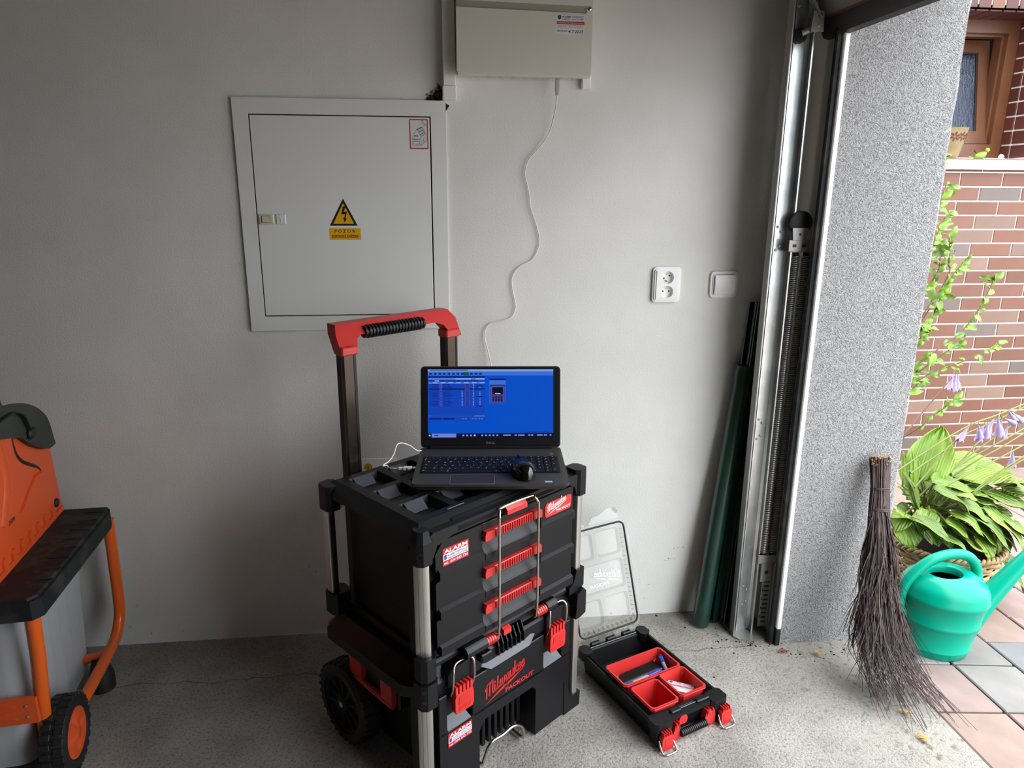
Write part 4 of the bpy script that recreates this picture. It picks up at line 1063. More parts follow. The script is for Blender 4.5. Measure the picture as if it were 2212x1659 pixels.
# latches with wire loops
def latch(px_, zt, zb, wire):
    L_ = MB(); a, b = px_
    L_.prism([(a+.004, zb), (b-.004, zb), (b, zb+.010), (b, zb+.042), (b-.004, zb+.052), (a+.004, zb+.052), (a, zb+.042), (a, zb+.010)], -.030, -.012, M_red_pl, 'y')
    L_.prism([(a+.010, zb+.022), (b-.010, zb+.022), (b-.012, zb+.044), (a+.012, zb+.044)], -.031, -.029, M_red_dark, 'y')
    for k in range(3): L_.box(a+.010, b-.010, -.0312, -.0295, zb+.007+k*.0045, zb+.009+k*.0045, M_red_dark)
    o = L_.build('latch', RB, 25); o['label'] = 'red toggle latch'
    m = MB()
    for k in range(5):
        x = a+.006+(b-a-.012)*k/4; m.prism(rrect(x-.0035, x+.0035, zb+.046, zt, .003, 2), -.029, -.012, M_red_pl, 'y')
    m.build('latch_teeth', o, 25)
    m = MB(); m.tube(smooth_path(wire, 4), .0030, M_steel, 8); m.build('wire_loop', o, 60)
latch((.059, .1165), .320, .248, [(.0595, -.014, .294), (.0605, -.021, .315), (.062, -.021, .350), (.068, -.016, .366), (.082, -.012, .3715), (.112, -.012, .3715), (.124, -.016, .366), (.1265, -.021, .352), (.1265, -.021, .315), (.126, -.014, .294)])
latch((.388, .4475), .324, .250, [(.3925, -.014, .298), (.393, -.021, .32), (.394, -.021, .352), (.400, -.016, .370), (.412, -.012, .3765), (.444, -.012, .3765), (.457, -.016, .370), (.4605, -.021, .354), (.460, -.021, .320), (.4585, -.014, .299)])
# corner columns: block, aluminium strip, foot
m = MB(); m.prism(cham(-.029, .019, -.027, .022, .011), .300, .366, M_black_pl, 'z')
m.box(-.014, .03, .006, .05, .0, .302, M_black_pl, .004)
for z in (.350, .324): m.lathe([(.006, 0), (.006, .0008)], M_dark, 12, TR(-.0238, -.0218, z, HP, 0, -math.pi/4))
m.build('corner_post', RB, 25)
m = MB(); m.prism(arc_profile(.006, .012, .0265, math.pi+.08, 1.5*math.pi-.08, .005), .003, .302, M_alu, 'z'); o = m.build('corner_rail', RB, 0); o['label'] = 'grooved aluminium corner rail'
m = MB(); m.prism([(.500, .298), (.505, .372), (.530, .384), (.541, .372), (.541, .305), (.520, .298)], -.022, .035, M_black_pl, 'y'); m.build('corner_post', RB, 25); m = MB()
m.prism([(.470, .0), (.537, .0), (.538, .046), (.505, .046), (.496, .052), (.488, .075), (.478, .110), (.468, .110)], -.014, .035, M_black_pl, 'y'); m.build('corner_post', RB, 25)
m = MB(); m.prism(rrect(.509, .530, -.010, .014, .005), .04, .31, M_alu, 'z'); o = m.build('corner_rail', RB, 20); o['label'] = 'grooved aluminium corner rail'
# foot wire
pts = [(.168, .05, .010), (.176, .012, .008), LP(1042, 1651, -.004), LP(1050, 1628, -.010), LP(1062, 1603, -.014), LP(1085, 1588, -.016), LP(1108, 1569, -.016), LP(1124, 1568, -.016), LP(1131, 1578, -.012), LP(1130, 1590, -.004), (.318, .012, .008), (.318, .05, .012)]
pts = [Vector(p) for p in pts]
for p in pts: p.z = max(p.z, .006)
m = MB(); m.tube(smooth_path(pts, 4), .0042, M_steel, 8); m.build('foot_wire', RB, 60)
# lettering and stickers on the front
TF = Matrix.Translation((0, -.0126, 0)) @ VERT
logo(TF, .1676, .2028, 1.0, M_red_dark, RBODY, 'lettering')
alarm_label(Matrix.Translation((.0488, -.0125, .1512)), .0757, .0385, RBODY)
# wheel
def wheel(name, parent, T, r, w, tyre_m, hub_m, hub_r, spokes, hubname='hub', lugs=30):
    m = MB(); m.lathe([(hub_r, -w/2), (r*.90, -w/2), (r*.985, -w*.36), (r, 0), (r*.985, w*.36), (r*.90, w/2), (hub_r, w/2)], tyre_m, 48, T, caps=False)
    for k in range(lugs):
        a = 2*math.pi*k/lugs
        for sg in (-1, 1):
            m.box(r*.955, r*1.012, -.0042, .0042, .002*sg, w*.46*sg, tyre_m, .001, T @ Matrix.Rotation(a+sg*.05, 4, 'Z'))
    o = m.build(name, parent, 35)
    m = MB(); m.lathe([(hub_r+.001, -w/2+.004), (hub_r+.001, w/2-.004), (hub_r*.9, w/2-.006), (hub_r*.86, w*.22), (hub_r*.3, w*.22), (hub_r*.28, w*.44), (0, w*.44)], hub_m, 40, T, caps=False)
    for k in range(spokes):
        a = 2*math.pi*k/spokes; m.box(hub_r*.26, hub_r*.92, -.0035, .0035, w*.15, w*.40, hub_m, .001, T @ Matrix.Rotation(a, 4, 'Z'))
    h = m.build(hubname, o, 35)
    return o, h
TW = Matrix.Translation((.0, .340, .114)) @ Matrix.Rotation(-HP, 4, 'Y')
o, h = wheel('wheel', RB, TW, .112, .056, M_dark, M_black_rough, .082, 10)
m = MB(); m.lathe([(.0095, 0), (.0095, .004), (.006, .006), (0, .006)], M_steel, 8, TW @ Matrix.Translation((0, 0, .0245)), caps=False); m.build('axle_nut', h, 40)
TW2 = Matrix.Translation((.528, .340, .114)) @ Matrix.Rotation(HP, 4, 'Y'); wheel('wheel', RB, TW2, .112, .056, M_dark, M_black_rough, .082, 10)
m = MB(); m.tube([(0, .34, .114), (.528, .34, .114)], .008, M_galv_d, 10); m.build('axle', RB, 40)
# side handle
m = MB()
for (a, b) in ((.262, .316), (.132, .178)):
    m.prism([(a, .215), (b, .212), (b, .270), (b-.004, .296), (a+.006, .296), (a, .260)], -.008, .006, M_red_pl, 'x')
    for k in range(3): m.box(-.0085, .006, a+.008+k*.014, a+.012+k*.014, .288, .302, M_red_pl)
m.tube([(-.002, .135, .2115), (-.002, .314, .2135)], .009, M_red_pl, 10)
o = m.build('side_handle', RB, 25); o['label'] = 'red fold-down side handle'
m = MB(); m.box(.006, .046, .12, .33, .20, .31, M_black_pl, .004); m.build('handle_recess', RB, 20)
# telescopic handle
m = MB()
for (a, b) in ((.0735, .1155), (.4085, .4515)):
    m = MB(); m.prism([(a+.006, .402), (b-.010, .402), (b-.010, .4055), (b-.0085, .4055), (b-.0085, .402), (b, .404), (b, .428), (a, .428), (a, .406)], .20, 1.052, M_tube_blk, 'z'); m.box(a-.0005, a+.0008, .406, .428, .20, 1.052, M_dark); o = m.build('handle_tube', RB, 0)
def hshear(z): return max(0, (z-1.057))*.85
m = MB()
poly = [(u-.0185, z+.007) for u, z in [(.089, 1.032), (.089, 1.080), (.100, 1.102), (.465, 1.102), (.478, 1.080), (.478, 1.032), (.432, 1.032), (.432, 1.050), (.424, 1.066), (.405, 1.074), (.160, 1.074), (.143, 1.066), (.135, 1.050), (.135, 1.032)]]
n = len(poly); v0, v1 = .398, .432
vs_ = []
for vv, ins in ((v0, .004), (v0-.003, .0), (v1, .0)):
    for (u, z) in poly:
        vs_.append((u, vv+hshear(z), z))
fs = [tuple(range(n, 2*n)), tuple(range(2*n, 3*n))]+[(n+i, n+(i+1) % n, 2*n+(i+1) % n, 2*n+i) for i in range(n)]
vs2 = vs_
m.add(vs2, fs, M_red_pl)
m.box(.0695, .1175, .393, .434, 1.037, 1.059, M_red_pl, .003); m.box(.4125-.008, .4535, .393, .434, 1.037, 1.059, M_red_pl, .003)
o = m.build('handle_bar', RB, 25); o['label'] = 'red crossbar of the pull handle'
m = MB(); pts = []; rs = []
for k in range(19):
    u = .158+(.342-.158)*k/18
    for (du, r) in ((-.0038, .0150), (-.0030, .0180), (.0030, .0180), (.0038, .0150)): pts.append((u+du, .426, 1.084)); rs.append(r if 0 < k < 18 else r*.9)
m.tube(pts, rs, M_black_pl, 14, flat=1.0); m.build('grip', o, 40)

# ---------------------------------------------------------------- drawer box on top
ZD = .372
DB = thing('drawer_tool_box', 'black three-drawer tool box with red pulls stacked under the laptop', 'tool box', A0+Vector((0, 0, ZD)), YBX)
T = Matrix.Translation((0, 0, -ZD))
m = MB(); m.box(.036, .488, .012, .350, .388, .705, M_black_pl, .006, T); m.box(.0225, .495, .008, .04, .392, .700, M_black_pl, .008, T)
m.box(.02, .50, .0, .39, .374, .395, M_black_pl, .006, T)
m.build('body', DB, 25)
# lid with pockets
LZ = .736
def plate_pockets(mb, xs, ys, holes, z, depth, mm, T):
    X = sorted(set(xs+[h[0] for h in holes]+[h[1] for h in holes])); Y = sorted(set(ys+[h[2] for h in holes]+[h[3] for h in holes]))
    for i in range(len(X)-1):
        for j in range(len(Y)-1):
            cx_, cy_ = (X[i]+X[i+1])/2, (Y[j]+Y[j+1])/2
            if any(h[0] < cx_ < h[1] and h[2] < cy_ < h[3] for h in holes): continue
            mb.quad((X[i], Y[j], z), (X[i+1], Y[j], z), (X[i+1], Y[j+1], z), (X[i], Y[j+1], z), mm, T)
    for (a, b, c_, d) in holes:
        zb = z-depth; e = .006
        mb.quad((a+e, c_+e, zb), (b-e, c_+e, zb), (b-e, d-e, zb), (a+e, d-e, zb), mm, T)
        mb.quad((a, c_, z), (b, c_, z), (b-e, c_+e, zb), (a+e, c_+e, zb), mm, T); mb.quad((a, d, z), (b, d, z), (b-e, d-e, zb), (a+e, d-e, zb), mm, T)
        mb.quad((a, c_, z), (a, d, z), (a+e, d-e, zb), (a+e, c_+e, zb), mm, T); mb.quad((b, c_, z), (b, d, z), (b-e, d-e, zb), (b-e, c_+e, zb), mm, T)
holes = []
for (a, b) in ((.038, .124), (.147, .233), (.256, .342), (.365, .451)):
    for (c_, d) in ((.052, .136), (.155, .241), (.258, .346)): holes.append((a, b, c_, d))
m = MB(); plate_pockets(m, [.012, .502], [.028, .366], holes, LZ, .020, M_black_pl, T)
sk = [(.012, .028), (.502, .028), (.502, .366), (.012, .366)]
ed = [(-.012, .004), (.528, .004), (.528, .396), (-.012, .396)]
for k in range(4):
    a, b = sk[k], sk[(k+1) % 4]; c_, d = ed[(k+1) % 4], ed[k]
    m.add([(*a, LZ), (*b, LZ), (*c_, LZ-.016), (*d, LZ-.016)], [(0, 1, 2, 3)], M_black_pl, T)
    m.add([(*d, LZ-.016), (*c_, LZ-.016), (*c_, .698), (*d, .698)], [(0, 1, 2, 3)], M_black_pl, T)
m.add([(*ed[0], .698), (*ed[1], .698), (*ed[2], .698), (*ed[3], .698)], [(0, 1, 2, 3)], M_black_pl, T)
m.prism([(.004, .664), (.018, .664), (.030, .690), (.075, .702), (.470, .702), (.490, .690), (.500, .664), (.512, .664), (.512, .712), (.495, .724), (.020, .724), (.004, .712)], -.012, .012, M_black_pl, 'y', T); m.prism([(-.012, .706), (-.012, .716), (.012, .728), (.03, .728), (.03, .706)], .09, .45, M_black_pl, 'x', T)
DLID = m.build('lid', DB, 20)
m = MB()
for (a, b, c_, d) in holes:
    m = MB(); m.add([(a+.012, d-.002, LZ-.0005), (a+.066, d-.002, LZ-.0005), (a+.062, d-.030, LZ-.0185), (a+.012, d-.030, LZ-.0185), (a+.012, d-.004, LZ-.02), (a+.066, d-.004, LZ-.02)], [(0, 1, 2, 3), (0, 3, 4), (1, 5, 2)], M_slope_sheen, T); m.build('cleat_ramp', DLID, 0)
m = MB(); m.box(.100, .152, .036, .039, LZ, LZ+.003, M_slope_sheen, .001, T); m.build('slot_edge', DLID, 0)
# corner blocks
m = MB(); m.prism(cham(-.027, .016, -.024, .020, .010), .660, .712, M_black_pl, 'z', T); m.prism(cham(-.027, .016, -.024, .020, .010), .712, .730, M_black_pl, 'z', T, cham(-.010, .02, -.004, .03, .008)); m.lathe([(.008, 0), (.008, .001), (.0055, .001), (.0055, 0)], M_dark, 14, T @ TR(-.0222, -.0192, .686, HP, 0, -math.pi/4), caps=False); m.build('corner_block', DB, 25)
m = MB(); m.prism(cham(-.027, .018, -.025, .020, .011), .372, .428, M_black_pl, 'z', T); m.build('corner_block', DB, 25)
m = MB(); m.prism(cham(.496, .538, -.018, .03, .010), .662, .735, M_black_pl, 'z', T); m.build('corner_block', DB, 25)
m = MB(); m.prism([(.484, .394), (.500, .404), (.512, .440), (.5425, .440), (.5425, .386), (.530, .374), (.484, .374)], -.010, .035, M_black_pl, 'y', T); m.build('corner_block', DB, 25)
for q in ((-.024, .020, .664, .730), (-.024, .032, .374, .432), (.495, .538, .664, .730), (.490, .538, .374, .432)):
    m = MB(); m.prism(cham(q[0], q[1], .345, .396, .010), q[2], q[3], M_black_pl, 'z', T); m.build('corner_block', DB, 25)
m = MB(); m.prism(arc_profile(.007, .013, .0265, math.pi+.08, 1.5*math.pi-.08, .005), .425, .664, M_alu, 'z', T); o = m.build('corner_rail', DB, 0); o['label'] = 'grooved aluminium corner rail'
m = MB(); m.box(-.010, .034, .008, .05, .42, .68, M_black_pl, .004, T); m.build('corner_column', DB, 20)
for (a, b, c_, d) in ((.514, .534, -.004, .02), (-.018, -.009, .362, .388), (.510, .530, .362, .388)):
    m = MB(); m.prism(rrect(a, b, c_, d, .0035), .425, .668, M_alu, 'z', T); o = m.build('corner_rail', DB, 20); o['label'] = 'grooved aluminium corner rail'
m = MB(); m.prism(rrect(-.0085, .004, .362, .390, .0035), .425, .668, M_black_pl, 'z', T); m.build('corner_column', DB, 20)
# drawers
for k, (zt, zb) in enumerate(((.698, .604), (.6025, .506), (.508, .413))):
    m = MB()
    zt -= .003
    x0, x1 = .0265, .4875
    left = [(x0, zb+.022), (.165, zb+.022), (.165, zt), (x0+.006 if k else x0+.022, zt), (x0, zt-.004 if k else zt-.028)]
    m.prism(left, -.009, .008, M_black_pl, 'y', T); m.prism([(.357, zb+.022), (x1, zb+.022), (x1, zt), (.357, zt)], -.009, .008, M_black_pl, 'y', T)
    m.box(.165, .357, -.009, .008, zt-.018, zt, M_black_pl, .001, T)
    # lip along the bottom
    for (a, b) in ((x0+.006, .166), (.356, x1+.001)):
        m.add([(a, -.009, zb+.026), (b, -.009, zb+.026), (b, -.017, zb+.0205), (a, -.017, zb+.0205), (a, -.017, zb), (b, -.017, zb), (a, .004, zb), (b, .004, zb)], [(0, 1, 2, 3), (3, 2, 5, 4), (4, 5, 7, 6)], M_black_pl, T)
        m.add([(a, -.009, zb+.026), (a, -.017, zb+.0205), (a, -.017, zb), (a, .004, zb), (a, .004, zb+.03)], [(0, 1, 2, 3, 4)], M_black_pl, T)
        m.add([(b, -.009, zb+.026), (b, -.017, zb+.0205), (b, -.017, zb), (b, .004, zb), (b, .004, zb+.03)], [(0, 1, 2, 3, 4)], M_black_pl, T)
    # scooped centre under the pull
    n = 6; prv = None
    for q in range(n+1):
        f = q/n; z = zt-.018-(zt-.018-zb-.018)*f; y = .004-.020*f**2
        if prv: m.quad((.166, prv[1], prv[0]), (.356, prv[1], prv[0]), (.356, y, z), (.166, y, z), M_black_pl, T)
        prv = (z, y)
    m.box(.166, .356, -.0185, .004, zb, zb+.018, M_black_pl, .002, T)
    m.quad((.1655, -.009, zb+.022), (.1655, -.009, zt), (.1655, .006, zt), (.1655, .006, zb+.022), M_black_pl, T)
    m.box(.356, .3585, -.018, .006, zb+.01, zt-.03, M_black_pl, 0, T)
    dr = m.build('drawer', DB, 25)
    m = MB(); hz = zt-.030
    for (a, b) in ((.165, .196), (.327, .357)): m.prism([(a, hz-.012), (b, hz-.009), (b, hz+.011), (a+.004 if a < .2 else a, hz+.012), (a, hz+.004)] if a < .2 else [(a, hz-.009), (b, hz-.012), (b, hz+.006), (b-.005, hz+.012), (a, hz+.011)], -.021, -.002, M_red_pl, 'y', T)
    m.box(.19, .335, -.018, -.002, hz-.009, hz+.010, M_red_pl, .002, T)
    for q in range(16): m.box(.199+q*.0079, .203+q*.0079, -.0215, -.017, hz-.009, hz+.0085, M_red_pl, .0008, T)
    o = m.build('pull', dr, 25); o['label'] = 'ribbed red drawer pull'
    if k == 0:
        bz0, bz1 = .6375, .6765
        m = MB(); m.prism(cham(.379, .4795, bz0, bz1, .006), -.0105, -.009, M_red_dark, 'y', T); bd = m.build('badge', dr, 0); bd['label'] = 'red badge with white lettering'
        lm = MB(); TT = T @ Matrix.Translation((0, -.0108, 0)) @ VERT
        logo_into(lm, TT, .3865, bz0+.0055, .505, M_paper)
        lm.prism([(p[0], p[1]) for p in cham(.381, .4775, bz0+.002, bz1-.002, .005)], -.0106, -.0104, M_red_pl, 'y', T)
        # fold lettering into the badge as one part
        lm.build('badge_lettering', dr, 0)
        alarm_label(T @ Matrix.Translation((.0468, -.0092, .632)), .0757, .0425, dr)
# stack lock wire and its red catch
m = MB(); w_ = [(.2005, -.022, .381), (.2005, -.030, .42), (.2005, -.030, .68), (.2020, -.0285, .702), (.209, -.022, .7155), (.224, -.015, .7195), (.318, -.015, .7195), (.328, -.022, .7155), (.3325, -.0285, .702), (.3335, -.030, .68), (.3335, -.030, .42), (.3335, -.022, .383)]
m.tube(smooth_path(w_, 5), .0036, M_steel, 8, T=T); o = m.build('lock_wire', DB, 60); o['label'] = 'steel wire stack lock'
m = MB(); m.prism([(-.024, .700), (-.024, .711), (-.012, .7225), (.012, .724), (.012, .700)], .233, .300, M_red_pl, 'x', T)
for k in range(3): m.box(.249+.002*k, .284+.002*k, -.0245+.0062*k, -.0215+.0062*k, .7085+.0045*k, .7105+.0045*k, M_red_dark, 0, T)
m.build('catch', DB, 20)
# ================================================================ LAPTOP
LC = Vector((.1313, -.5722, .739)); LYAW = math.atan2(-.0832, .9965)
LT = thing('laptop', 'open dark grey laptop with a blue screen standing on top of the tool boxes', 'laptop', LC, LYAW)
LW, LD = .190, .252
def rr3(mb, x0, x1, y0, y1, r, z0, z1, mm, T=None, taper=0.0):
    p = rrect(x0, x1, y0, y1, r, 4); q = rrect(x0+taper, x1-taper, y0+taper, y1-taper, max(r-taper, .001), 4)
    mb.prism(q if taper < 0 else p, z0, z1, mm, 'z', T, p if taper < 0 else q)
m = MB()
p_lo = rrect(-LW+.008, LW-.008, .008, LD-.002, .012); p_up = rrect(-LW, LW, 0, LD, .010)
m.prism(p_lo, .001, .012, M_laptop, 'z', None, p_up); m.prism(p_up, .012, .0185, M_laptop, 'z')
LB = m.build('base', LT, 30)
m = MB()
for (x, y) in ((-.16, .03), (.16, .03), (-.16, .22), (.16, .22)): m.box(x-.015, x+.015, y-.004, y+.004, -.003, .002, M_dark)
m.build('rubber_foot', LB, 0)
# keyboard
KX0, KX1, KY0, KY1 = -.174, .172, .070, .180
ZK = .0187
m = MB(); m.prism(rrect(KX0-.003, KX1+.003, KY0-.003, KY1+.003, .004), .0183, .0189, M_key, 'z')
KB = m.build('keyboard', LT, 0)
U = (KX1-KX0)/18.55; RH = (KY1-KY0)/5.6
rows = [(.6, [1.0]*14+[.5], [1, 1, 1, 1]), (1, [1]*13+[1.5], [1, 1, 1, 1]), (1, [1.5]+[1]*12+[1], [1, 1, 1, 'T']), (1, [1.7]+[1]*11+[1.8], [1, 1, 1, 0]), (1, [1.25, 1]+[1]*10+[2.25], [1, 1, 1, 'T']), (1, [1.25, 1, 1, 1, 5.4, 1, 1, .95, .95, .95], [2, 1, 0])]
kmesh = {}
def key_mesh(w, h):
    k_ = (round(w, 4), round(h, 4))
    if k_ not in kmesh:
        b = MB(); b.box(.0008, w-.0008, .0008, h-.0008, 0, .0022, M_key, .0007); kmesh[k_] = mesh_from(b, 'key', 0)
    return kmesh[k_]
leg = MB(); rnd = random.Random(4)
y = KY1
for ri, (hf, mainr, numr) in enumerate(rows):
    h = RH*hf; y -= h; x = KX0
    tot = sum(mainr); sc_ = 14.45/tot
    for kw in mainr:
        w = kw*sc_*U; o = link('key', key_mesh(w, h), KB); o.location = (x, y, ZK)
        if kw < 3:
            zt_ = ZK+.00235
            for _ in range(1 if hf < 1 else rnd.choice((1, 2, 2))):
                lx = x+w*rnd.uniform(.18, .5); ly = y+h*(rnd.uniform(.2, .35) if rnd.random() < .5 else rnd.uniform(.55, .7)) if hf == 1 else y+h*.35
                lw = rnd.uniform(.0016, .0034)*(1.6 if kw > 1.3 else 1); lh = rnd.uniform(.0016, .0026) if hf == 1 else .0012
                leg.add([(lx, ly, zt_), (lx+lw, ly, zt_), (lx+lw, ly+lh, zt_), (lx, ly+lh, zt_)], [(0, 1, 2, 3)], M_legend)
        x += w
    x = KX0+14.6*U
    for kw in numr:
        if kw == 0: x += U; continue
        tall = kw == 'T'; w = U*(0.98 if tall else kw); hh = h+(RH if tall else 0); yy = y-(RH if tall else 0)
        if x+w > KX1+.001: w = KX1-x
        o = link('key', key_mesh(w, hh), KB); o.location = (x, yy, ZK)
        leg.add([(x+w*.35, yy+hh*.4, ZK+.00235), (x+w*.35+.0026, yy+hh*.4, ZK+.00235), (x+w*.35+.0026, yy+hh*.4+.0026, ZK+.00235), (x+w*.35, yy+hh*.4+.0026, ZK+.00235)], [(0, 1, 2, 3)], M_legend)
        x += w
leg.build('key_legends', KB, 0, 'stuff')
M_pad = mat('touchpad', (54, 51, 49), .5, .0, spec=.3)
M_padedge = mat('touchpad_edge', (150, 144, 138), .4, .0)
m = MB(); m.prism(rrect(-.0985, .0095, -.0, .0605, .003), .0184, .0188, M_padedge, 'z'); m.prism(rrect(-.0976, .0086, .0009, .0596, .003), .0186, .0189, M_pad, 'z'); m.build('touchpad', LT, 0)
m = MB(); m.prism(rrect(.131, .149, .008, .0165, .001), .0186, .0188, M_intel, 'z'); o = m.build('sticker', LT, 0); o['label'] = 'small pale blue sticker on the palm rest'
m = MB(); m.lathe([(.0055, 0), (.0055, .0006), (.0045, .0008)], M_silver, 16, TR(.160, .203, .0185)); m.build('power_button', LT, 30)
m = MB(); m.tube([(-.165, LD-.006, .020), (.165, LD-.006, .020)], .0065, M_bezel, 12); m.build('hinge', LT, 30)
# lid; drawn in its own plane then tilted back
TL = Matrix.Translation((0, LD-.004, .0195)) @ Matrix.Rotation(HP-R_(14), 4, 'X')     # local x across, y up the lid, +z towards the viewer
LH = .222
m = MB(); m.prism(rrect(-LW, LW, 0, LH, .011), -.0065, -.0005, M_laptop, 'z', TL); LL = m.build('lid', LT, 30)
m = MB(); m.prism(rrect(-LW+.0025, LW-.0025, .002, LH-.0025, .009), -.0006, .0003, M_bezel, 'z', TL); m.build('bezel', LL, 30)
SX, SY0, SY1 = .1705, .0275, .2135
def em(name, c, s=1.0):
    return mat(name, (0, 0, 0), .25, emit=(c, s))
E_blue, E_blue2, E_top, E_win, E_lt, E_dk, E_bar, E_srch, E_wht, E_grn, E_red, E_blk = (em('screen_'+n, c) for n, c in (
    ('blue', (2, 76, 196)), ('blue_deep', (8, 62, 186)), ('toolbar', (58, 110, 210)), ('window', (16, 66, 182)), ('light', (122, 156, 222)), ('ink', (8, 30, 106)),
    ('taskbar', (10, 14, 52)), ('search', (112, 128, 214)), ('white', (190, 205, 240)), ('green', (20, 84, 40)), ('rose', (84, 74, 160)), ('black', (8, 14, 34))))
def scr(mb, a, b, c_, d, mm, lay=1):          # fractions of the screen: left, right, top, bottom
    z = .0004+.00012*lay
    X = lambda f: -SX+2*SX*f
    Y = lambda f: SY1-(SY1-SY0)*f
    mb.add([(X(a), Y(d), z), (X(b), Y(d), z), (X(b), Y(c_), z), (X(a), Y(c_), z)], [(0, 1, 2, 3)], mm, TL)
m = MB()
scr(m, 0, 1, 0, 1, E_blue, 0)
scr(m, 0, 1, .0, .09, E_top); scr(m, 0, 1, .0, .03, E_lt, 2); scr(m, .02, .32, .008, .018, E_dk, 3)
for k in range(12): scr(m, .012+k*.036, .034+k*.036, .052, .078, E_dk if k != 8 else E_grn, 3)
scr(m, .285, .325, .045, .088, E_grn, 4)
scr(m, .006, .455, .10, .75, E_win); scr(m, .006, .455, .10, .122, E_dk, 2); scr(m, .008, .452, .128, .152, E_lt, 2); scr(m, .012, .22, .134, .146, E_win, 3); scr(m, .345, .38, .134, .146, E_dk, 3)
scr(m, .008, .452, .16, .178, E_win, 2)
for k in range(9): scr(m, .012+k*.044, .046+k*.044, .163, .174, E_dk if k != 1 else E_wht, 3)
scr(m, .008, .452, .185, .207, E_lt, 2)
for k in range(7): scr(m, .015+k*.062, .040+k*.062, .191, .201, E_dk, 3)
for r in range(15):
    yy = .212+r*.0225
    if r == 3: scr(m, .008, .452, yy, yy+.016, E_blk, 2)
    scr(m, .018, .026, yy+.004, yy+.013, E_dk, 3); scr(m, .034, .085, yy+.005, yy+.012, E_dk, 3); scr(m, .092, .115, yy+.003, yy+.014, E_red, 3); scr(m, .122, .148, yy+.005, yy+.012, E_dk, 3); scr(m, .154, .154+.02+.03*((r*7) % 5)/5, yy+.005, yy+.012, E_dk, 3)
    if r > 4: scr(m, .270, .276, yy+.003, yy+.011, E_wht, 3)
    if r not in (10, 14): scr(m, .296, .332, yy+.001, yy+.016, E_red, 3); scr(m, .300, .328, yy+.004, yy+.013, E_dk, 4)
    scr(m, .360, .366, yy+.003, yy+.011, E_wht, 3)
    if r in (2, 5, 6, 7, 9, 10, 11, 12, 13): scr(m, .412, .417, yy+.003, yy+.011, E_wht, 3)
    if r in (1, 3, 8, 14): scr(m, .385, .44, yy+.002, yy+.015, E_dk, 2.5)
scr(m, .008, .452, .672, .690, E_top, 2); scr(m, .014, .37, .676, .686, E_dk, 3)
for a, b in ((.014, .11), (.118, .212), (.27, .31), (.35, .39), (.402, .44)): scr(m, a, b, .712, .732, E_dk if b < .25 else E_top, 2); scr(m, a+.012, b-.012, .718, .727, E_dk, 3)
scr(m, .49, .62, .135, .495, E_top, 1); scr(m, .49, .62, .135, .160, E_dk, 2); scr(m, .494, .616, .225, .49, E_dk, 2); scr(m, .498, .612, .24, .485, E_red, 3); scr(m, .512, .598, .262, .37, E_blk, 4); scr(m, .535, .578, .349, .358, E_wht, 5)
for r in range(4):
    for k in range(4): scr(m, .512+k*.022, .530+k*.022, .384+r*.023, .400+r*.023, E_blk, 4)
scr(m, 0, 1, .935, 1, E_bar, 2); scr(m, .03, .225, .938, .995, E_srch, 3); scr(m, .05, .082, .958, .974, E_dk, 4); scr(m, .008, .02, .955, .978, E_wht, 3)
for k, x_ in enumerate((.275, .305, .335, .365, .425, .455, .485, .515, .545)): scr(m, x_, x_+.014, .955, .978, E_wht if k == 3 else E_lt, 3)
for a, b in ((.60, .66), (.69, .71), (.72, .77), (.80, .815), (.82, .84), (.87, .915), (.925, .95), (.97, .985)): scr(m, a, b, .956, .972, E_lt, 3)
scr(m, .78, .98, .918, .927, E_dk, 2)
m.build('screen', LL, 0)
m = MB(); text_into(m, 'D', -.0122, .0105, .0058, M_silver, TL @ Matrix.Translation((0, 0, .0006)), .0052, .035); text_into(m, 'LL', .0022, .0105, .0058, M_silver, TL @ Matrix.Translation((0, 0, .0006)), .0098, .035)
TE = TL @ Matrix.Translation((-.0030, .0134, .0006)) @ Matrix.Rotation(math.pi/4, 4, 'Z')
for q in ((-.0026, .0026, -.0026, -.0015), (-.0026, .0026, .0015, .0026), (-.0026, -.0015, -.0026, .0026), (.0015, .0026, -.0026, .0026), (-.0026, .0026, -.0005, .0005)): m.add([(q[0], q[2], 0), (q[1], q[2], 0), (q[1], q[3], 0), (q[0], q[3], 0)], [(0, 1, 2, 3)], M_silver, TE)
m.build('brand_lettering', LL, 0)

# ---------------------------------------------------------------- mouse
lt_m = Matrix.Translation(LC) @ Matrix.Rotation(LYAW, 4, 'Z')
mp = lt_m @ Vector((.079, .060, .0215))
MO = thing('computer_mouse', 'glossy black computer mouse resting on the laptop keyboard', 'mouse', mp, LYAW+R_(14))
def mouse_shell(mb, mm, grow=0.0, y0=-1.0, y1=1.0, x0=-1.0, x1=1.0):
    n, k = 24, 10; vs_ = []; 
    for j in range(k+1):
        ph = HP*j/k
        for i in range(n):
            a = 2*math.pi*i/n; cx_, cy_ = math.cos(a)*math.cos(ph), math.sin(a)*math.cos(ph)
            wx = .030*(1-.10*cy_**2)+grow; 
            z = .037*math.sin(ph)**.85*(1-.16*cy_)
            vs_.append((cx_*wx*abs(1) if abs(cx_) < 1e-9 else math.copysign(abs(cx_)**.9, cx_)*wx, cy_*.050, z+grow))
    fs = [(j*n+i, j*n+(i+1) % n, (j+1)*n+(i+1) % n, (j+1)*n+i) for j in range(k) for i in range(n)]
    mb.add(vs_, fs, mm)
m = MB(); mouse_shell(m, M_black_gl); m.prism([(.030*math.cos(2*math.pi*i/20)*.95, .05*math.sin(2*math.pi*i/20)*.97) for i in range(20)], -.0015, .002, M_black_pl, 'z'); m.build('shell', MO, 60)
m = MB(); m.box(-.0006, .0006, .012, .046, .026, .0345, M_dark); m.build('button_split', MO, 0)
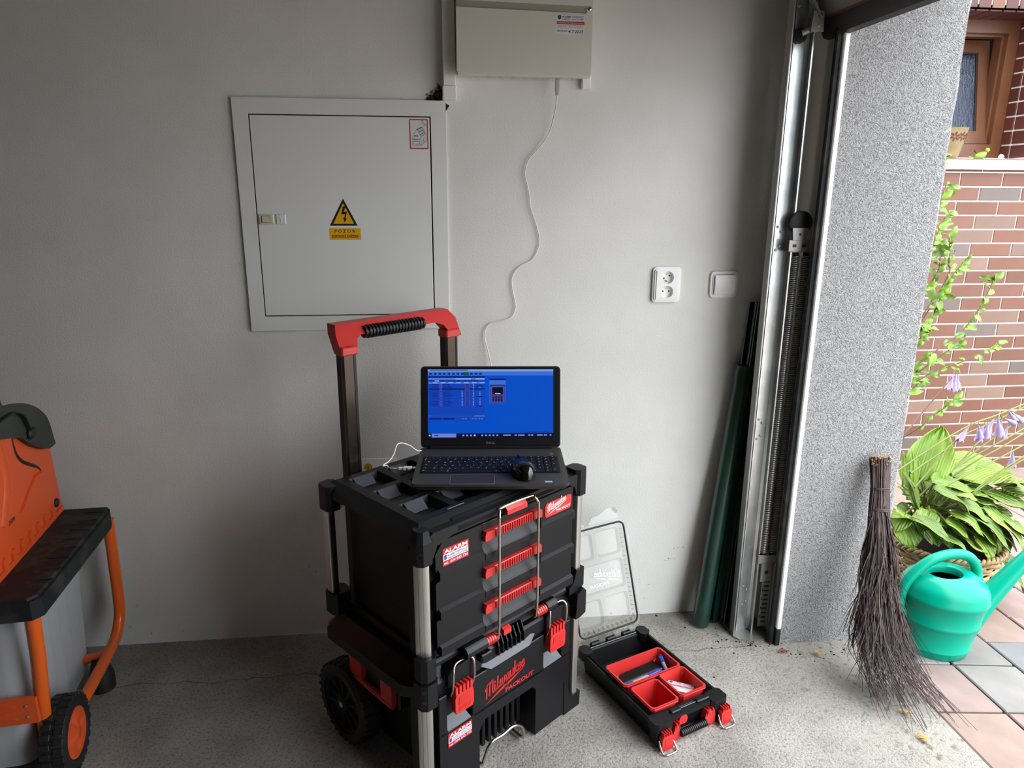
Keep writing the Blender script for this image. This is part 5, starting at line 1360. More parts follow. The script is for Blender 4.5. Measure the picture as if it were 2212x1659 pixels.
m = MB(); m.lathe([(.0085, -.003), (.010, -.002), (.010, .002), (.0085, .003)], M_dark, 18, TR(0, .030, .0205, 0, HP, 0)); m.build('scroll_wheel', MO, 40)
m = MB()
for sg in (-1, 1): m.tube(smooth_path([(sg*.021, .036, .018), (sg*.024, .012, .0275), (sg*.0245, -.02, .0255), (sg*.016, -.041, .0195)], 4), .0007, M_laptop, 6)
m.build('trim_line', MO, 40)

# ---------------------------------------------------------------- the white cable, panel to laptop
CB = thing('usb_cable', 'long thin white cable hanging from the beige panel down to the laptop', 'cable', (.363, -.04, 1.735))
T = Matrix.Translation((-.363, .04, -1.735))
pl = [(1204, 172, -.045), (1204, 198, -.042), (1202, 222, -.030), (1196, 255, -.022), (1184, 292, -.014), (1162, 322, -.010), (1142, 345, -.008), (1134, 374, -.008), (1140, 402, -.007), (1145, 432, -.007), (1145, 446, -.007), (1156, 478, -.006), (1165, 512, -.006), (1163, 535, -.006), (1150, 560, -.006), (1122, 576, -.006), (1107, 596, -.006), (1106, 618, -.006), (1111, 645, -.006), (1114, 664, -.006), (1105, 684, -.006), (1085, 693, -.006), (1060, 698, -.006), (1049, 712, -.007), (1047, 730, -.008), (1053, 754, -.012), (1060, 785, -.02), (1064, 830, -.035), (1060, 880, -.06), (1030, 920, -.10)]
P3 = [at(*p) for p in pl]
P3 += [at(990, 945, -.16)]
def LPl(x, y, z): return lt_m @ Vector((x, y, z))
P3 += [at(940, 962, -.25), at(906, 974, -.335), at(886, 963, -.36), at(868, 957, -.385), at(857, 962, -.40), at(850, 982, -.42), at(840, 996, -.435), at(826, 1006, -.45), LPl(-.268, .150, .008), LPl(-.262, .136, .007), LPl(-.246, .128, .0085), LPl(-.236, .127, .009)]
m = MB(); m.tube(smooth_path(P3, 5), .0017, M_cable, 7, T=T); m.build('cord', CB, 70)
m = MB(); a = at(1204, 168, -.046); m.box(a.x-.0058, a.x+.0058, a.y-.0045, a.y+.0045, a.z-.034, a.z-.003, M_plug, .0012, T); m.box(a.x-.0045, a.x+.0045, a.y-.0035, a.y+.0035, a.z-.046, a.z-.033, M_plug, .001, T); m.box(a.x-.0052, a.x+.0052, a.y-.003, a.y+.003, a.z-.004, a.z+.002, M_steel, 0, T); m.build('panel_plug', CB, 20)
q = lt_m @ Matrix.Translation((-.190, .127, .009))
m = MB(); m.box(-.034, -.011, -.0068, .0068, -.0042, .0042, M_cable, .0015, T @ q); m.box(-.046, -.033, -.004, .004, -.0033, .0033, M_cable, .001, T @ q); m.box(-.011, .004, -.006, .006, -.0022, .0022, M_steel, 0, T @ q); m.box(-.026, -.022, -.0070, -.0066, -.003, .003, M_joint, 0, T @ q); m.build('laptop_plug', CB, 20)

# ================================================================ OPEN ORGANISER
OO = Vector((.565, -.612, 0)); OYAW = R_(22.3)
OW, OD, OH = .243, .362, .074
OG = thing('tool_organizer', 'low black organizer case with its clear lid standing open on the floor', 'case', OO, OYAW)
m = MB()
M_ob = M_black_pl
# tub: outer shell, rim and inner well
def ring(mb, po, pi_, zo, zi, mm):
    n_ = len(po); mb.add([(*p, zo) for p in po]+[(*p, zi) for p in pi_], [(i, (i+1) % n_, n_+(i+1) % n_, n_+i) for i in range(n_)], mm)
o0 = rrect(.010, OW-.010, .016, OD-.010, .016); o1 = rrect(.002, OW-.002, .004, OD-.002, .02); o2 = rrect(.0, OW, .0, OD, .02); i2 = rrect(.012, OW-.012, .020, OD-.014, .022); i1 = rrect(.014, OW-.014, .022, OD-.016, .022); ib = rrect(.022, OW-.022, .032, OD-.026, .016)
m.add([(*p, .003) for p in o0], [tuple(range(len(o0)))[::-1]], M_ob)
ring(m, o0, o1, .003, .055, M_ob); ring(m, o1, o2, .055, .058, M_ob); ring(m, o2, o2, .058, .070, M_ob); ring(m, o2, i2, .070, .070, M_ob); ring(m, i2, i1, .070, .066, M_ob); ring(m, i1, ib, .066, .008, M_ob)
m.add([(*p, .008) for p in ib], [tuple(range(len(ib)))], M_ob)
OB = m.build('tub', OG, 30)
m = MB()
for (x0, x1) in ((-.006, .056), (OW-.050, OW+.006)):
    m = MB(); m.prism(cham(x0, x1, -.014, .030, .008), .050, .074, M_ob, 'z'); m.box(x0+.004, x1-.004, -.012, .02, .006, .05, M_ob, .003); m.build('corner_block', OB, 25)
for (x0, x1) in ((-.006, .03), (OW-.03, OW+.006)):
    m = MB(); m.prism(cham(x0, x1, OD-.04, OD+.006, .010), .050, .078, M_ob, 'z'); m.build('corner_block', OB, 25)
m = MB()
m.prism([(.05, -.004), (.19, -.004), (.19, .028), (.05, .028)], .060, .0735, M_ob, 'z')
m.box(.096, .152, .010, .013, .0735, .0765, M_slope_sheen, .001); m.box(.060, .095, .004, .020, .0735, .079, M_ob, .003); m.box(.150, .196, .004, .020, .0735, .080, M_ob, .003)
m.box(.0, OW, .0, .028, .004, .045, M_ob, .004) if False else None
m.build('front_rim', OB, 25)
m = MB(); m.tube([(*p, .0715) for p in rrect(.009, OW-.009, .018, OD-.011, .022)], .0022, M_black_gl, 6, closed=True); m.build('rim_bead', OB, 60)
m = MB()
for k in range(3): m = MB(); m.box(.040+k*.060, .076+k*.060, OD-.008, OD+.006, .068, .081, M_ob, .003); m.build('hinge_block', OB, 25)
# front handle
m = MB()
for (a, b) in ((.056, .076), (.166, .204)):
    m.prism([(a, .002), (b, .002), (b, .030), (b-.004, .048), (a+.004, .048), (a, .03)], -.014, .004, M_red_pl, 'y')
    for k in range(3 if b > .1 else 2): m.box(a+.006+k*.010, a+.010+k*.010, -.0155, .002, .036, .056, M_red_pl, .0015)
m.box(.056, .204, -.014, .004, .001, .009, M_red_pl, .002)
o = m.build('carry_handle', OG, 25); o['label'] = 'red carry handle'
m = MB(); pts = []; rs = []
for k in range(15):
    u = .080+.086*k/14
    for du, r in ((-.0024, .0085), (-.0018, .0105), (.0018, .0105), (.0024, .0085)): pts.append((u+du, -.016, .021)); rs.append(r)
m.tube(pts, rs, M_black_pl, 12); m.build('grip', o, 40)
m = MB(); m.prism(rrect(.080, .108, .038, .064, .010), -.006, .004, M_red_pl, 'y'); m.prism(rrect(.0845, .1035, .0435, .0605, .008), -.0064, -.0058, M_red_dark, 'y'); o = m.build('lock_button', OG, 25); o['label'] = 'red oval lock button'
m = MB(); m.prism(circ(.006, 12, .178, .050), -.018, -.012, M_red_dark, 'y'); m.build('handle_pivot', OG, 30)
# two latches with steel bails hanging open
for (x, ang) in ((.022, 0.0), (.232, 0.0)):
    m = MB(); a, b = x-.019, x+.019
    m.prism(cham(a, b, -.004, .040, .004), -.030, -.016, M_red_pl, 'y'); m.prism(rrect(a+.008, b-.008, .010, .030, .003), -.031, -.029, M_red_dark, 'y')
    for k in range(4): m.box(a+.005+k*.0078, a+.0085+k*.0078, -.029, -.014, .036, .050, M_red_pl, .001)
    for k in range(3): m.box(a+.006, b-.006, -.0312, -.0295, -.001+k*.003, .0003+k*.003, M_red_dark)
    M2 = Matrix.Translation((0, 0, .005)); m.v = [M2 @ v for v in m.v]
    o = m.build('latch', OG, 25); o['label'] = 'red latch hanging open'
    m = MB(); m.tube(smooth_path([(a-.002, -.018, .030), (a-.004, -.030, .012), (a-.003, -.040, .0035), (x-.012, -.046, .0032), (x+.012, -.046, .0032), (b+.003, -.040, .0035), (b+.004, -.030, .012), (b+.002, -.018, .030)], 4), .0026, M_steel, 8); m.build('wire_bail', o, 60)
# clear lid, built flat (x across, y away from the hinge, z outward) then stood up
TLd = Matrix.Translation((0, OD+.004, .080)) @ Matrix.Rotation(HP-R_(19), 4, 'X')
LDH = .352
m = MB()
po = rrect(.0, OW, .006, LDH, .020); pi_ = rrect(.016, OW-.016, .022, LDH-.016, .018)
# frame band as four trapezoids per corner point
n_ = len(po)
vs_ = [(*p, 0) for p in po]+[(*p, 0) for p in pi_]+[(*p, -.008) for p in po]
m.add(vs_, [(i, (i+1) % n_, n_+(i+1) % n_, n_+i) for i in range(n_)]+[(i, 2*n_+i, 2*n_+(i+1) % n_, (i+1) % n_) for i in range(n_)], M_clear_rib, TLd)
m.add([(*p, -.012) for p in pi_], [tuple(range(n_))], M_clear, TLd)
m.add([(*p, 0) for p in pi_]+[(*p, -.012) for p in pi_], [(i, (i+1) % n_, n_+(i+1) % n_, n_+i) for i in range(n_)], M_clear, TLd)
OL = m.build('lid', OG, 30); OL['label'] = 'transparent hinged lid'
m = MB(); m.tube([(*p, .001) for p in rrect(.010, OW-.010, .016, LDH-.010, .020, 6)], .0030, M_dark, 8, closed=True, T=TLd); o = m.build('gasket', OL, 60); o['label'] = 'black rubber gasket'
def emboss(mb, x0, x1, y0, y1, h=.009, c=.008):
    p = cham(x0, x1, y0, y1, c); q = cham(x0+.006, x1-.006, y0+.006, y1-.006, c*.8)
    k = len(p)
    mb = MB(); mb.add([(*a, -.0125) for a in p]+[(*a, -.0125-h) for a in q], [(i, (i+1) % k, k+(i+1) % k, k+i) for i in range(k)], M_clear_rib, TLd); mb.add([(*a, -.0125-h) for a in q], [tuple(range(k))], M_clear, TLd); mb.build('embossed_panel', OL, 0)
emboss(m, .026, .114, .034, .118); emboss(m, .128, .218, .034, .118); emboss(m, .026, .218, .134, .226); emboss(m, .026, .114, .242, .326); emboss(m, .128, .218, .242, .326)
m = MB()
m.prism([(.034, LDH-.018), (.09, LDH-.018), (.09, LDH-.026), (.034, LDH-.026)], -.013, -.001, M_clear_rib, 'z', TLd)
for k in range(20):
    m.box(OW-.022, OW-.016, .04+k*.0145, .041+k*.0145, -.012, -.002, M_clear_rib, 0, TLd)
for k in range(11): m.box(.03+k*.018, .031+k*.018, .022, .030, -.012, -.002, M_clear_rib, 0, TLd)
m.build('lid_ribs', OL, 0, 'stuff')
for k in range(4): m = MB(); m.box(.014+k*.058, .044+k*.058, -.012, .010, -.006, .004, M_clear_rib, .002, TLd); m.build('hinge_clip', OL, 25)
m = MB(); m.prism([(.10, LDH), (.118, LDH+.022), (.150, LDH+.026), (.178, LDH+.040), (.200, LDH+.040), (.216, LDH+.020), (OW, LDH-.03), (OW+.010, LDH-.06), (OW+.010, LDH-.12), (OW, LDH-.13), (OW-.006, LDH-.02)], -.006, 0, M_clear_rib, 'z', TLd)
for k in range(6): m.prism([(.0+k*.015, LDH-.002), (.012+k*.015, LDH-.002), (.010+k*.015, LDH+.008), (.002+k*.015, LDH+.008)], -.006, .0, M_clear_rib, 'z', TLd)
m.tube([tuple(Vector((.205, LDH+.035, -.004))), tuple(Vector((.216, LDH+.022, -.004)))], .006, M_clear_rib, 10, T=TLd); m.build('lid_lip', OL, 25)
TLg = TLd @ Matrix.Translation((0, 0, -.011))
logo(TLg, .200, .155, .70, M_paper, OL, 'lettering', True)

# red bins
def bin_(name, label, x0, x1, y0, y1, zt, group='red bins inside the open organizer'):
    t = thing(name, label, 'bin', OO+Matrix.Rotation(OYAW, 3, 'Z') @ Vector(((x0+x1)/2, (y0+y1)/2, .0085)), OYAW, group)
    hx_, hy_ = (x1-x0)/2, (y1-y0)/2; H = zt-.0085
    o_ = cham(-hx_, hx_, -hy_, hy_, .008); ol = cham(-hx_+.0035, hx_-.0035, -hy_+.0035, hy_-.0035, .007); il = cham(-hx_+.005, hx_-.005, -hy_+.005, hy_-.005, .0065); ob_ = cham(-hx_+.010, hx_-.010, -hy_+.010, hy_-.010, .007); ib_ = cham(-hx_+.0115, hx_-.0115, -hy_+.0115, hy_-.0115, .0065)
    m = MB()
    ring(m, ob_, ol, 0, H-.008, M_red_pl); ring(m, ol, o_, H-.008, H-.008, M_red_pl); ring(m, o_, o_, H-.008, H-.001, M_red_pl); ring(m, o_, il, H, H, M_red_pl); ring(m, il, ib_, H, .002, M_red_pl)
    m.add([(*p, 0) for p in ob_], [tuple(range(8))[::-1]], M_red_pl); m.add([(*p, .002) for p in ib_], [tuple(range(8))], M_red_pl)
    m.build('shell', t, 20)
    m = MB(); m.tube([(*p, H-.0045) for p in o_], .0022, M_red_pl, 5, closed=True); m.build('rim', t, 40)
    return t
BZ = .086
bin_('storage_bin', 'long red bin holding a black case and two pens', .009, .213, .142, .243, BZ)
bin_('storage_bin', 'empty square red bin beside the bin of printed labels', .015, .110, .030, .131, BZ)
bin_('storage_bin', 'square red bin with a stack of printed labels in it', .122, .215, .036, .139, BZ)
def OP(x, y, z): return OO+Matrix.Rotation(OYAW, 3, 'Z') @ Vector((x, y, z))
# contents of the long bin
M_case = mat('case_black', (14, 14, 15), .6, spec=.2)
t = thing('black_case', 'flat black metal case lying in the long red bin', 'case', OP(.113, .211, .036), OYAW+R_(3))
m = MB(); m.box(-.078, .078, -.018, .020, 0, .018, M_case, .003); m.build('body', t, 25)
m = MB(); m.box(-.078, .078, -.0195, -.0165, .001, .0165, M_bezel, .001); m.build('edge_lip', t, 0)
m = MB()
for x, mm in ((-.074, M_red_dark), (.070, M_red_dark)): m.lathe([(.004, 0), (.0045, .003), (.002, .006)], mm, 10, TR(x, .012, .018)); m.lathe([(.0022, .005), (.0022, .008)], M_steel, 8, TR(x+.003, .010, .018))
m.build('terminal_screw', t, 30)
m = MB(); m.box(-.058, .062, -.020, .022, -.026, .0, M_black_pl, .002); m.build('foot', t, 20)
def pen(name, label, loc, yaw, pitch, parts):
    t = thing(name, label, 'pen', loc, yaw, 'blue pens in the long red bin'); t.rotation_euler = (0, pitch, yaw)
    for (nm, x0, x1, r0, r1, mm) in parts:
        m = MB(); m.tube([(x0, 0, 0), (x0+(x1-x0)*.12, 0, 0), (x1-(x1-x0)*.12, 0, 0), (x1, 0, 0)], [r0*.8, r0, r1, r1*.75], mm, 12); m.build(nm, t, 40)
    ce = parts[-1][2] if name != 'ball_pen' else parts[3][2]
    m = MB(); m.box(ce-.022, ce+.003, -.0015, .0015, .0045, .0072, M_blue_pl, .0005); m.build('clip', t, 0)
    return t
pen('ball_pen', 'blue ballpoint pen with a clear barrel lying in front of the black case', OP(.098, .1755, .058), OYAW-R_(-2), R_(-1), (('barrel', -.040, .022, .0058, .0058, M_clear_pl), ('grip', -.062, -.038, .0066, .0062, M_blue_pl), ('tip', -.072, -.061, .002, .0055, M_blue_pl), ('cap', .020, .072, .0055, .0062, M_blue_pl), ('refill', -.04, .02, .0016, .0016, M_ink)))
pen('marker_pen', 'short pen with a bright blue cap propped in the corner of the long red bin', OP(.190, .190, .062), OYAW+R_(75), R_(-20), (('barrel', -.030, .012, .0058, .0058, M_clear_pl), ('cap', .010, .030, .0066, .0066, mat('bright_blue', (40, 110, 210), .25))))
# printed labels
for k, (dx, dy, da) in enumerate(((.0, .0, 0), (-.004, .003, 4), (.003, -.003, -3))):
    lab = ('uppermost printed service label of the stack in the red bin', 'printed service label fanned out under the uppermost one', 'lowest printed service label of the stack in the red bin')[k]
    q = thing('service_card', lab, 'card', OP(.168+dx, .0875+dy, .0615-.0016*k), OYAW+R_(-40+da), 'printed labels stacked in the red bin')
    q.rotation_euler = (R_(-6), R_(6), OYAW+R_(-40+da))
    Tc = Matrix.Rotation(-HP, 4, 'X') @ Matrix.Translation((-.0365, 0, -.022))
    if k == 0:
        o = service_label(Tc, .073, .046, 'print', q, False)
    else:
        m = MB(); m.box(-.0365, .0365, -.022, .024, -.0004, .0003, M_paper); m.build('sheet', q, 0)
# ================================================================ GARDEN SHREDDER (left edge)
SHO = Vector((-.94, -.5, 0)); SHY = R_(6.2)
SH = thing('garden_shredder', 'orange garden shredder on two wheels with a black shelf and frosted bin', 'shredder', SHO, SHY)
# shelf
m = MB()
sp_ = [(.012, -.128), (.030, -.108), (.046, .340), (.040, .366), (.026, .386), (-.10, .392), (-.62, .392), (-.62, -.128)]
m.prism(sp_, .490, .536, M_black_rough, 'z'); sp2 = [(.006, -.122), (.022, -.104), (.038, .338), (.034, .360), (.022, .378), (-.10, .384), (-.61, .384), (-.61, -.122)]
m.prism(sp2, .536, .542, M_black_rough, 'z', taper=[(x*.985-.003 if x > -.3 else x+.006, y*.985) for x, y in sp2])
SHELF = m.build('shelf', SH, 25)
m = MB()
for k in range(8):
    m = MB(); v = .330-k*.0535; u = -.026+.0005*k
    m.prism(rrect(u, u+.050, v-.0045, v+.0045, .004, 2), .5405, .5428, M_dark, 'z'); m.prism(circ(.009, 10, u+.002, v), .5405, .5429, M_dark, 'z')
    m.prism(rrect(u+.006, u+.054, v+.006, v+.009, .001, 1), 0.541, .5455, M_black_rough, 'z'); m.build('step_slot', SHELF, 0)
for k in range(3):
    m = MB(); m.prism(rrect(-.083+.005*k, -.067+.005*k, -.05+.06*k, -.03+.06*k, .003, 2), .5405, .5428, M_dark, 'z'); m.build('vent_hole', SHELF, 0)
# tube frame
m = MB(); pth = [(.018, .402, .49), (.014, .410, .34), (.010, .413, .20), (.006, .402, .150), (.003, .365, .118), (.001, .31, .110), (.0, .20, .110), (-.004, .08, .112), (-.030, -.0, .104)]
m.tube(smooth_path(pth, 5), .0160, M_orange_m, 14); o = m.build('frame_tube', SH, 60)
sw = MB(); sw.lathe([(.0035, 0), (.0035, .001), (.002, .002)], M_galv, 10); swm = mesh_from(sw, 'screw', 30)
for (y, z) in ((.335, .118), (.322, .105), (.350, .122)):
    q = link('screw', swm, o); q.location = (.0165, y, z); q.rotation_euler = (0, HP, 0)
m = MB(); pth = [(.004, -.108, .495), (-.012, -.082, .36), (-.034, -.056, .20), (-.050, -.030, .10)]
m.tube(smooth_path(pth, 5), .0165, M_orange_m, 14); m.build('frame_tube', SH, 60)
m = MB(); m.tube([(-.07, .30, .095), (-.60, .30, .095)], .014, M_orange_m, 12); m.tube([(.0, .30, .106), (-.07, .30, .095)], .014, M_orange_m, 12); m.build('cross_tube', SH, 40)
m = MB(); m.prism([(-.030, .196), (-.030, .262), (-.050, .266), (-.62, .258), (-.62, .200)], -.093, -.083, M_orange, 'y')
for k in range(3): m.prism(rrect(-.15, -.075, .208+k*.018, .214+k*.018, .003, 2), -.0955, -.092, M_orange, 'y')
for z in (.216, .245): m.lathe([(.004, 0), (.004, .001), (.002, .002)], M_galv, 10, Matrix.Translation((-.052, -.0932, z)) @ VERT)
o = m.build('brace_plate', SH, 25); o['label'] = 'orange cross brace'
m = MB(); m.lathe([(.024, 0), (.034, .006), (.034, .05), (.026, .078), (.020, .10)], M_dark, 20, TR(-.022, .285, 0)); o = m.build('foot', SH, 40); o['label'] = 'black rubber foot'
# wheels
def swheel(x, sg):
    Tw = Matrix.Translation((x, -.02, .098)) @ Matrix.Rotation(HP*sg, 4, 'Y')
    m = MB(); r, w, hr = .094, .056, .064
    m.lathe([(hr, -w/2), (r*.88, -w/2), (r*.97, -w*.40), (r, -w*.2), (r, w*.2), (r*.97, w*.40), (r*.88, w/2), (hr+.004, w/2), (hr, w/2-.003)], M_dark, 48, Tw, caps=False)
    for k in range(26):
        for q in (-1, 1): m.box(r*.95, r*1.035, -.0075, .0075, .0035*q, w*.47*q, M_dark, .0015, Tw @ Matrix.Rotation(2*math.pi*(k+(.5 if q > 0 else 0))/26, 4, 'Z'))
    o = m.build('wheel', SH, 35)
    m = MB(); n = 48; prof = [(0, .030), (.012, .0295), (.020, .027), (.034, .023), (.050, .024), (.058, .027), (.0625, .026), (.064, .020)]
    vs_ = []
    for i in range(n):
        a = 2*math.pi*i/n
        for (rr, z) in prof: vs_.append((rr*math.cos(a), rr*math.sin(a), z-(.009*max(0, math.cos(4*a))*math.exp(-((rr-.036)/.014)**2))))
    fs = [(i*8+k, ((i+1) % n)*8+k, ((i+1) % n)*8+k+1, i*8+k+1) for i in range(n) for k in range(7)]
    m.add(vs_, fs, M_orange, Tw); m.add([(.064*math.cos(2*math.pi*i/n), .064*math.sin(2*math.pi*i/n), -.024) for i in range(n)], [tuple(range(n))], M_orange, Tw); h = m.build('hub', o, 60); h['label'] = 'orange wheel hub'
swheel(-.010, 1); swheel(-.60, -1)
m = MB(); m.tube([(-.60, -.02, .098), (-.02, -.02, .098)], .009, M_galv_d, 10); m.build('axle', SH, 40)
# collecting bin
m = MB()
def box_tub(mb, x0, x1, y0, y1, z0, z1, tp, mm, r=.04):
    a = rrect(x0+tp, x1-tp, y0+tp, y1-tp, r, 5); b = rrect(x0, x1, y0, y1, r, 5); n_ = len(a)
    mb.add([(*p, z0) for p in a]+[(*p, z1) for p in b], [(i, (i+1) % n_, n_+(i+1) % n_, n_+i) for i in range(n_)]+[tuple(range(n_))[::-1], tuple(range(n_, 2*n_))], mm)
box_tub(m, -.56, -.050, -.078, .372, .055, .485, .018, M_bin)
for k in range(6): m.prism([(-.052, .462), (-.050, .47), (-.066, .075), (-.068, .08)], -.03+k*.065, -.022+k*.065, M_bin, 'y')
o = m.build('collecting_bin', SH, 40); o['label'] = 'frosted white collecting bin'
# body
m = MB()
m.prism([(-.165, .535), (.377, .535), (.381, .56), (.366, .752), (.300, .835), (.24, .86), (-.08, .88), (-.20, .80)], -.34, -.088, M_orange, 'x')
m.prism([(-.20, .53), (.38, .53), (.38, .556), (-.20, .556)], -.345, -.083, M_orange, 'x')
SBODY = m.build('body', SH, 20)
for k in range(7):
    m = MB(); m.prism([(.30-k*.05, .530), (.322-k*.05, .530), (.322-k*.05, .575), (.315-k*.05, .583), (.307-k*.05, .583), (.30-k*.05, .575)], -.088, -.0825, M_orange, 'x'); m.build('vent_rib', SBODY, 25)
m = MB(); crv = [(.135, .855), (.142, .80), (.165, .770), (.205, .745), (.245, .722), (.262, .706)]
P_ = smooth_path([(0, a, b) for a, b in crv], 5)
top = [(p.y, p.z) for p in P_]; m.prism(top+[(.200, .640), (.10, .655), (-.16, .640), (-.18, .80), (-.08, .86)], -.088, -.078, M_orange, 'x'); m.build('raised_cover', SBODY, 25)
m = MB(); rib = [(.262, .710), (.222, .712), (.165, .690), (.12, .664), (.098, .655), (.135, .660), (.185, .672), (.235, .692)]
m.prism(rib, -.080, -.0715, M_orange, 'x', taper=[(a*.9+.018, b*.9+.068) for a, b in rib]); m.build('diagonal_ridge', SBODY, 25)
m = MB(); m.tube([(-.078, p.y+.002, p.z+.001) for p in P_], [.0015+.0035*math.sin(math.pi*i/(len(P_)-1)) for i in range(len(P_))], M_dark, 6); m.build('cover_gap', SBODY, 40)
m = MB(); m.tube(smooth_path([(-.095, .06, .88), (-.095, .075, .80), (-.095, .07, .74), (-.096, .02, .66)], 5), .022, M_orange, 14); m.build('moulded_rib', SBODY, 60)
m = MB(); m.lathe([(.013, 0), (.013, .004), (.009, .007)], M_dark, 18, Matrix.Translation((-.0885, .346, .578)) @ Matrix.Rotation(HP, 4, 'Y')); m.build('lock_knob', SBODY, 30)
m = MB(); text_into(m, 'AXT 2500'[4:], .045, .650, .0105, M_ink, Matrix.Translation((-.0775, 0, 0)) @ Matrix.Rotation(HP, 4, 'Z') @ Matrix.Rotation(HP, 4, 'X'), .036, .03, .2); m.build('number_lettering', SBODY, 0)
# feed flap, strap and chute
fl = smooth_path([(0, .0, .88), (0, .03, .945), (0, .1395, .9256), (0, .205, .912), (0, .267, .888), (0, .318, .856), (0, .351, .819), (0, .372, .745)], 4)
lo_ = smooth_path([(0, .372, .745), (0, .322, .748), (0, .252, .778), (0, .21, .805), (0, .170, .832), (0, .074, .860), (0, .0, .88)], 4)
poly = [(p.y, p.z) for p in fl]+[(p.y, p.z) for p in lo_[1:-1]]
m = MB(); m.prism(poly, -.084, -.073, M_flap, 'x'); FL = m.build('feed_flap', SH, 40)
m = MB(); m.box(-.34, -.10, -.10, .12, .86, .93, M_flap, .02); m.build('flap_back', SH, 30)
m = MB(); st = smooth_path([(-.071, .06, .905), (-.069, .14, .905), (-.068, .185, .885), (-.069, .205, .855), (-.070, .222, .825)], 5)
m.tube(st, .009, M_dark, 6, flat=.3); m.box(-.073, -.062, .205, .245, .812, .838, M_dark, .004); o = m.build('strap', FL, 40); o['label'] = 'black strap with a buckle'
m = MB(); m.prism([(-.05, .89), (.150, .89), (.1395, .926), (.121, .976), (.09, 1.06), (-.05, 1.06)], -.32, -.086, M_flap, 'x'); m.build('chute', SH, 25)

# ================================================================ WATERING CAN
wx, wy = 1.628, -.240; wz = gz(wx)-.004
WC = thing('watering_can', 'turquoise green plastic watering can standing in front of the wicker basket', 'watering can', (wx, wy, wz), 0)
WC.rotation_euler = (0, math.atan(SLOPE)*.8, 0)
m = MB()
prof = [(.0, 0), (.096, 0), (.106, .006), (.1085, .024), (.1095, .026), (.112, .030), (.112, .034), (.1095, .038), (.1185, .105), (.121, .112), (.124, .116), (.124, .124), (.1205, .130), (.127, .185), (.131, .192), (.133, .197), (.133, .204), (.130, .210), (.128, .226), (.118, .246), (.098, .262)]
n = 40; k = len(prof); vs_ = []
def cap_z(x, z, r):                                    # the shoulder is cut on a slant, higher on the spout side
    return z
for i in range(n):
    a = 2*math.pi*i/n
    for (r, z) in prof: vs_.append((r*1.06*math.cos(a), r*.90*math.sin(a), z))
fs = [(i*k+j, ((i+1) % n)*k+j, ((i+1) % n)*k+j+1, i*k+j+1) for i in range(n) for j in range(k-1)]
m.add(vs_, fs, M_turq)
# domed top with the filler hole towards the handle side
hx_, hy_, hr = -.022, -.012, .050
rim = [(.098*1.06*math.cos(2*math.pi*i/n), .098*.90*math.sin(2*math.pi*i/n), .262) for i in range(n)]
mid = []
hole = []
for i in range(n):
    a = 2*math.pi*i/n
    hole.append((hx_+hr*1.05*math.cos(a), hy_+hr*.82*math.sin(a), .278+.10*(hx_+hr*math.cos(a))))
    mid.append(((rim[i][0]+hole[i][0])/2, (rim[i][1]+hole[i][1])/2, .276+.10*(rim[i][0]+hole[i][0])/2+.002))
inn = [(x, y, z-.020) for (x, y, z) in hole]
lip = [(x*1.0+(x-hx_)*.06, y+(y-hy_)*.06, z+.003) for (x, y, z) in hole]
V = rim+mid+lip+hole+inn
m.add(V, [(q*n+i, q*n+(i+1) % n, (q+1)*n+(i+1) % n, (q+1)*n+i) for q in range(4) for i in range(n)], M_turq)
WBODY = m.build('body', WC, 50)
m = MB(); m.lathe([(.0, .05), (.10, .05), (.112, .20), (.098, .258)], M_turq_d, 24, Matrix.Diagonal((1, .85, 1, 1)), caps=False); m.build('inside', WBODY, 50)
hp = [(-.118, -.002, .105), (-.142, -.002, .135), (-.152, -.002, .185), (-.143, -.002, .235), (-.112, -.002, .283), (-.070, -.002, .318), (-.02, -.002, .336), (.030, -.002, .338), (.066, -.002, .322), (.090, -.002, .292), (.098, -.002, .262), (.097, -.002, .240)]
H_ = smooth_path(hp, 4)
m = MB(); m.tube(H_, [.020 if i < 5 else .0165 for i in range(len(H_)-6)]+[.018, .020, .022, .024, .025, .026], M_turq, 14, flat=1.0); m.tube([(-.09, -.002, .09), (-.125, -.002, .118)], [.032, .019], M_turq, 14); m.build('handle', WC, 60)
spt = [(.085, -.004, .060), (.118, -.004, .115), (.150, -.004, .170), (.190, -.004, .232), (.235, -.004, .298), (.285, -.004, .368)]
m = MB(); m.tube(smooth_path(spt, 4), [.050-.0014*i for i in range(21)], M_turq, 18, flat=.85); m.build('spout', WC, 60)

# ================================================================ WICKER BASKET WITH HOSTA
bx, by = 1.885, .10; bz = gz(bx)
BK = thing('wicker_basket', 'round wicker basket planted with the big hosta', 'basket', (bx, by, bz))
BR0, BR1, BHt = .150, .195, .232
def brad(z): return BR0+(BR1-BR0)*(z/BHt)**.9
NS = 28
rows_ = 15
for r in range(rows_):
    z = .008+r*(BHt-.02)/(rows_-1)
    m = MB(); pts = []
    for i in range(112):
        a = 2*math.pi*i/112; rr = brad(z)+.0055*math.cos(a*NS/2+math.pi*r); pts.append((rr*math.cos(a), rr*math.sin(a), z+.0015*math.sin(a*3+r)))
    m.tube(pts, .0066, M_wick, 6, closed=True); m.build('wicker_strand', BK, 60)
m = MB()
for i in range(NS):
    a = 2*math.pi*(i+.5)/NS; m.tube([(brad(z)*math.cos(a), brad(z)*math.sin(a), z) for z in (0, .06, .12, BHt)], .004, M_wick, 6)
m.build('stakes', BK, 50, 'stuff')
m = MB()
for ph in (0, 1):
    pts = []
    for i in range(140):
        a = 2*math.pi*i/140; t_ = a*30+ph*math.pi; pts.append(((BR1+.003+.008*math.cos(t_))*math.cos(a), (BR1+.003+.008*math.cos(t_))*math.sin(a), BHt+.002+.008*math.sin(t_)))
    m.tube(pts, .0068, M_wick, 6, closed=True)
